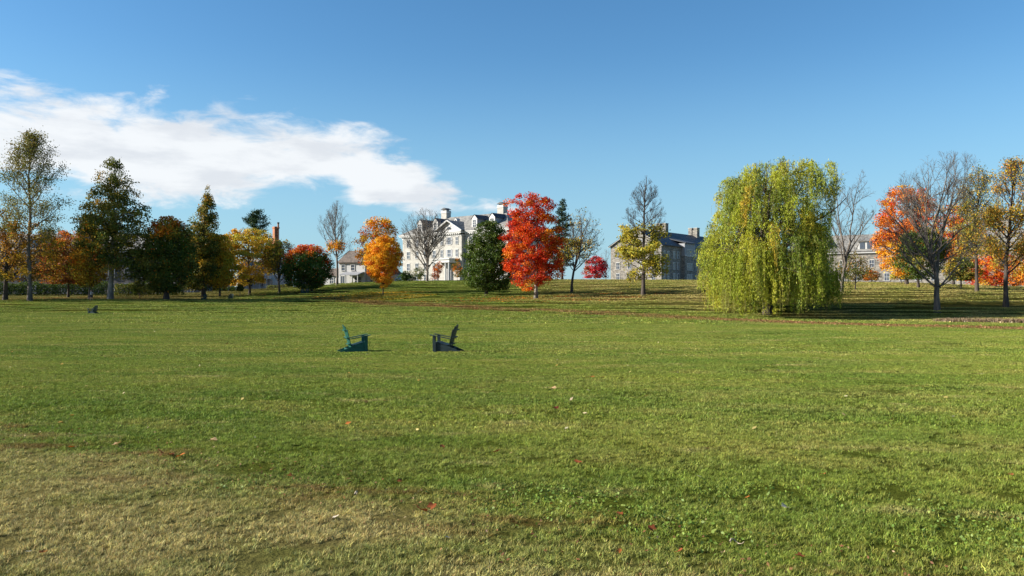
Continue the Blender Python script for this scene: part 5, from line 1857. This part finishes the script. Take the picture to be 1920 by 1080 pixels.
for i, (u, v, px, c, k, lab) in enumerate([
    (312, 858, 34, 'rust brown', 0, 'largest curled rust brown leaf on the left, at the edge of the straw grass'),
    (339, 862, 20, 'orange', 0, 'orange leaf touching the largest rust brown leaf on the left'),
    (220, 838, 19, 'tan', 0, 'tan leaf with a rusty side, left of the largest rust brown leaf'),
    (135, 843, 15, 'orange', 1, 'bright orange leaf lying in straw grass left of the tan leaf'),
    (172, 820, 10, 'red', 1, 'small red leaf above the bright orange one on the left'),
    (136, 783, 14, 'yellow tan', 1, 'yellowish leaf near the left end of the straw patch edge'),
    (400, 830, 17, 'tan', 0, 'tan leaf up and right of the largest rust brown leaf'),
    (352, 843, 10, 'pale', 1, 'small pale leaf just above the largest rust brown leaf'),
    (337, 827, 12, 'tan', 1, 'small tan leaf between two tan leaves on the left lawn'),
    (546, 900, 16, 'orange', 0, 'bright orange leaf at the left end of the brown crumb strip'),
    (272, 922, 20, 'tan', 1, 'long tan leaf in the straw grass below the largest leaf'),
    (628, 981, 20, 'pale', 1, 'pale bleached leaf in straw grass left of the red brown leaf pair'),
    (57, 1043, 13, 'pale', 1, 'whitish leaf near the bottom left corner'),
    (83, 1046, 20, 'orange', 1, 'orange leaf beside the whitish leaf in the bottom left corner'),
    (791, 967, 30, 'rust brown', 0, 'big red brown leaf of the overlapping pair, bottom centre'),
    (810, 962, 20, 'red', 0, 'reddish leaf overlapping the big red brown one, bottom centre'),
    (796, 975, 10, 'pale', 1, 'tiny pale leaf below the red brown pair'),
    (1043, 770, 13, 'dark red', 0, 'dark red leaf alone on the green middle lawn, below the gap between chair and maple'),
    (653, 798, 12, 'orange', 0, 'small orange leaf below the teal chair'),
    (931, 852, 15, 'dark red', 0, 'dark red leaf beside a tan one on the central lawn'),
    (958, 856, 11, 'tan', 1, 'tan leaf right of the dark red one on the central lawn'),
    (1084, 873, 18, 'red', 1, 'flat pinkish red leaf right of the central tan leaf'),
    (1161, 975, 16, 'red', 0, 'red leaf right of the bright green clover patch'),
    (1222, 1002, 18, 'red', 0, 'curled red leaf down and right of the other red leaf by the clover'),
    (1160, 1051, 18, 'orange', 1, 'orange leaf in dead grass near the bottom edge'),
    (1271, 1047, 20, 'red', 0, 'dark edged red leaf near the bottom edge, left of the long twig'),
    (1500, 1057, 22, 'rust brown', 0, 'red brown leaf near the bottom edge on the right half'),
    (1471, 960, 17, 'pale', 0, 'pale grey curled leaf on the right lawn'),
    (1681, 1036, 13, 'orange', 1, 'orange leaf right of the bottom red brown leaf'),
    (1893, 897, 13, 'rust brown', 0, 'rust leaf close to the right edge, upper of two'),
    (1893, 982, 14, 'orange', 1, 'thin orange leaf close to the right edge, lower of two'),
    (1786, 786, 10, 'pale', 1, 'whitish leaf far up the right lawn'),
    (1672, 791, 15, 'dark red', 1, 'thin dark red leaf left of the whitish one on the right lawn'),
    (1541, 896, 12, 'orange', 0, 'small orange leaf above the pale grey curled leaf'),
    (1400, 939, 11, 'orange', 1, 'orange leaf standing on edge left of the pale grey curled leaf'),
    (1325, 846, 10, 'tan', 0, 'tan leaf at the left of the right lawn, above a yellowish dot'),
    (1311, 900, 9, 'pale', 1, 'round pale leaf right of the bright clover patch'),
    (1360, 860, 9, 'tan', 1, 'little tan leaf just right of the other tan leaf'),
    (840, 1023, 18, 'pale', 1, 'pale twig like leaf below the red brown pair'),
    (750, 910, 11, 'red', 0, 'dark red leaf at the start of the crumb strip, bottom centre'),
    (829, 843, 11, 'dark red', 0, 'little dark red leaf on the lawn below the right chair'),
    (1033, 952, 10, 'orange', 1, 'orange fleck left of the clover patch lower edge'),
    (1088, 943, 13, 'tan', 1, 'tan leaf at the lower edge of the clover patch'),
    (1110, 709, 12, 'orange', 1, 'orange leaf on a worn patch of the middle lawn, upper one'),
    (1131, 709, 11, 'orange', 1, 'second orange leaf on the worn patch of the middle lawn'),
    (1037, 731, 13, 'tan', 0, 'tan orange leaf below the worn patch of the middle lawn'),
    (322, 668, 9, 'pale', 1, 'pale leaf left of the teal chair on the green lawn'),
    (72, 634, 12, 'tan', 1, 'tan leaf on the left lawn below the far chair'),
    (68, 669, 9, 'dark brown', 0, 'dark leaf on the left lawn near the picture edge'),
    (425, 646, 9, 'dark brown', 0, 'dark leaf between the far chair and the teal chair'),
]):
    one_leaf(lab, u, v, px, c, k, 100 + i)


def litter(label, X, size, pal, seed, lift=.03, tilt=.5, name='fallen_leaves'):
    """countless small leaves lying on the grass"""
    r = np.random.default_rng(seed)
    n = len(X)
    C = np.column_stack([X, gz(X[:, 0], X[:, 1]) + np.where(X[:, 1] > 66, lift + .03, lift) + r.uniform(0, .03, n)])
    ax = unit(np.column_stack([r.normal(0, 1, (n, 2)), r.normal(0, tilt * .5, n)]))
    b = unit(np.cross(ax, np.column_stack([r.normal(0, tilt, (n, 2)), np.ones(n)])))
    s = (size * r.uniform(.6, 1.4, n))[:, None] / 2
    V = np.stack([C - ax * s, C + b * s * .55 - ax * s * .15, C + ax * s, C - b * s * .5 - ax * s * .1], 1).reshape(-1, 3)
    F = np.arange(n * 4).reshape(n, 4)
    o = link(name, mesh_np(name, V, F, LITTER, colour=np.clip(pick_colours(pal, n, r, .25), 0, .9)))
    tag(o, label, kind='stuff')


def line_point(t):
    return np.stack([-25 + 47 * t, 120 - 52 * t], -1)


_r = np.random.default_rng(5)
# scattered pale leaves over the whole lawn
n = 1100
yy = 9 + 105 * _r.random(n) ** .75
xx = (_r.random(n) * 2 - 1) * yy * .68
litter('small pale and yellow leaves scattered thinly over the lawn', np.stack([xx, yy], 1), .075, [(.48, .36, .13, 3), (.52, .44, .25, 2), (.45, .25, .07, 1), (.10, .06, .03, .6)], 51)
# crumbs of brown leaf near the worn edge
n = 1700
t = _r.random(n) * 1.5 - .2
q = np.stack([-6.3 + 7.7 * t, 9.8 - 5.1 * t], 1) + _r.normal(0, 1, (n, 2)) * np.array([.35, .42])
q = q[q[:, 1] > 2.8]
litter('brown leaf crumbs strewn along the edge of the worn grass', q, .023, [(.20, .09, .04, 3), (.26, .14, .06, 2), (.34, .25, .14, 1), (.12, .06, .03, 2)], 52, .012, .8)
# the leaf strewn line
n = 12000
t = _r.random(n) * 1.55 - .18
q = line_point(t) + _r.normal(0, 1.5, n)[:, None] * np.array([.742, .670]) + _r.normal(0, .3, (n, 2))
litter('brown leaves gathered along a shallow line across the lawn', q, .13, [(.28, .13, .06, 3), (.36, .18, .09, 2), (.20, .09, .045, 2), (.46, .28, .13, 1)], 53)


def disc(cx, cy, rx, ry, n, p=.6):
    a = _r.random(n) * 6.283
    k = _r.random(n) ** p
    return np.stack([cx + rx * k * np.cos(a), cy + ry * k * np.sin(a)], 1)


c0 = at(718, 125.5)
litter('orange leaves fallen round the small orange tree', np.concatenate([disc(c0.x + 1.5, c0.y - 1, 7.5, 6.5, 6500), disc(c0.x - 5, c0.y + 1, 8, 8, 3000)]), .19, ORANGE + YELLOW + [(.5, .36, .12, 5)], 54)
c0 = at(1005, 109)
litter('red and orange leaves fallen around the scarlet maple', np.concatenate([disc(c0.x + 5, c0.y, 15, 8, 5000), disc(c0.x - 6, c0.y + 2, 12, 6, 2200)]), .17, DEEP_ORANGE + [(.42, .26, .10, 5), (.36, .16, .08, 3)], 55)
c0 = at(1207, 103)
litter('tan leaves lying under the pointed half bare tree', disc(c0.x, c0.y, 12, 7, 2600), .17, [(.46, .32, .12, 3), (.52, .40, .14, 2), (.36, .20, .09, 2)], 56)
q = np.concatenate([np.stack([_r.uniform(-80, -38, 4200), _r.uniform(118, 150, 4200)], 1), np.stack([_r.uniform(-46, -28, 2200), _r.uniform(122, 160, 2200)], 1)])
litter('brown leaves covering the ground under the left tree row', q, .2, [(.32, .16, .06, 3), (.42, .26, .09, 2), (.22, .12, .05, 2)], 57)
# weedy bed at the right edge
n = 16000
sx = _r.random(n)
bed = np.stack([35.5 + sx * 22, 66 - 17.5 * sx + (_r.random(n) - .35) * (2.6 + 9 * sx * (1 - .35 * sx))], 1)
r9 = np.random.default_rng(59)
hgt = r9.uniform(.10, .42, n)
Cn = np.column_stack([bed, gz(bed[:, 0], bed[:, 1]) + hgt * .45])
axn = unit(np.column_stack([r9.normal(0, .45, (n, 2)), np.ones(n)]))
Vb, Fb = leaf_quads(Cn, .34, .05, r9, axis=axn)
tag(link('dry_weeds', mesh_np('dry_weeds', Vb, Fb, LITTER, colour=pick_colours([(.21, .145, .085, 3), (.26, .19, .12, 2), (.15, .10, .06, 2), (.14, .14, .05, 1)], n, r9, .2))), 'low brown weeds filling the bed at the right edge of the lawn', kind='stuff')
ed = np.stack([34.5 + 21 * _r.random(220), np.zeros(220)], 1)
ed[:, 1] = 65.2 - (ed[:, 0] - 35.5) / 22 * 18.2 + _r.normal(0, .35, 220) - 1.2
litter('pale leaves caught along the front edge of the weedy bed', ed, .15, [(.66, .50, .20, 2), (.70, .60, .36, 2)], 58, .08)


# clover and broad weeds in the turf
r8 = np.random.default_rng(81)
cl = []
for u, v, rx, ry, n in ((1010, 935, .75, .55, 420), (1225, 972, .7, .45, 260), (1860, 1000, .8, .9, 600), (1375, 925, .9, .5, 160), (430, 915, .6, .4, 90), (1330, 1020, .5, .3, 120)):
    c0 = at_v(u, v)
    cl.append(np.stack([c0.x + rx * r8.normal(0, .5, n), c0.y + ry * r8.normal(0, .5, n)], 1))
cl = np.concatenate(cl)
Cc = np.column_stack([cl, gz(cl[:, 0], cl[:, 1]) + r8.uniform(.012, .036, len(cl))])
axc = unit(np.column_stack([r8.normal(0, 1, (len(cl), 2)), r8.normal(0, .35, len(cl))]))
Vc, Fc = leaf_quads(Cc, .026, .02, r8, axis=axc)
tag(link('clover', mesh_np('clover', Vc, Fc, LITTER, colour=pick_colours([(.14, .21, .035, 3), (.10, .165, .03, 2), (.20, .26, .06, 1)], len(cl), r8, .2))), 'bright clover leaves growing in patches of the near lawn', kind='stuff')


def twig(label, u0, v0, u1, v1, rad):
    a, b = at_v(u0, v0), at_v(u1, v1)
    t = np.linspace(0, 1, 7)[:, None]
    P = np.array(a)[None] * (1 - t) + np.array(b)[None] * t
    P[:, 1] += .03 * np.sin(t[:, 0] * 5)
    P[:, 2] = gz(P[:, 0], P[:, 1]) + .03 + .012 * np.sin(t[:, 0] * 7)
    P -= np.array(a)
    R = rad * (1 - .6 * t[:, 0])
    V, F = tubes(P[None], R[None], 5)
    o = link('twig', mesh_np('twig', V, F, principled('pale_twig_bark', (.42, .34, .24), .8), smooth=True), None, a)
    tag(o, label, 'twig')


twig('pale dry twig lying in dead grass near the bottom edge, right of centre', 1368, 1027, 1392, 1024, .006)
twig('short whitish stick beside the brown patch at the bottom centre', 666, 934, 672, 929, .008)
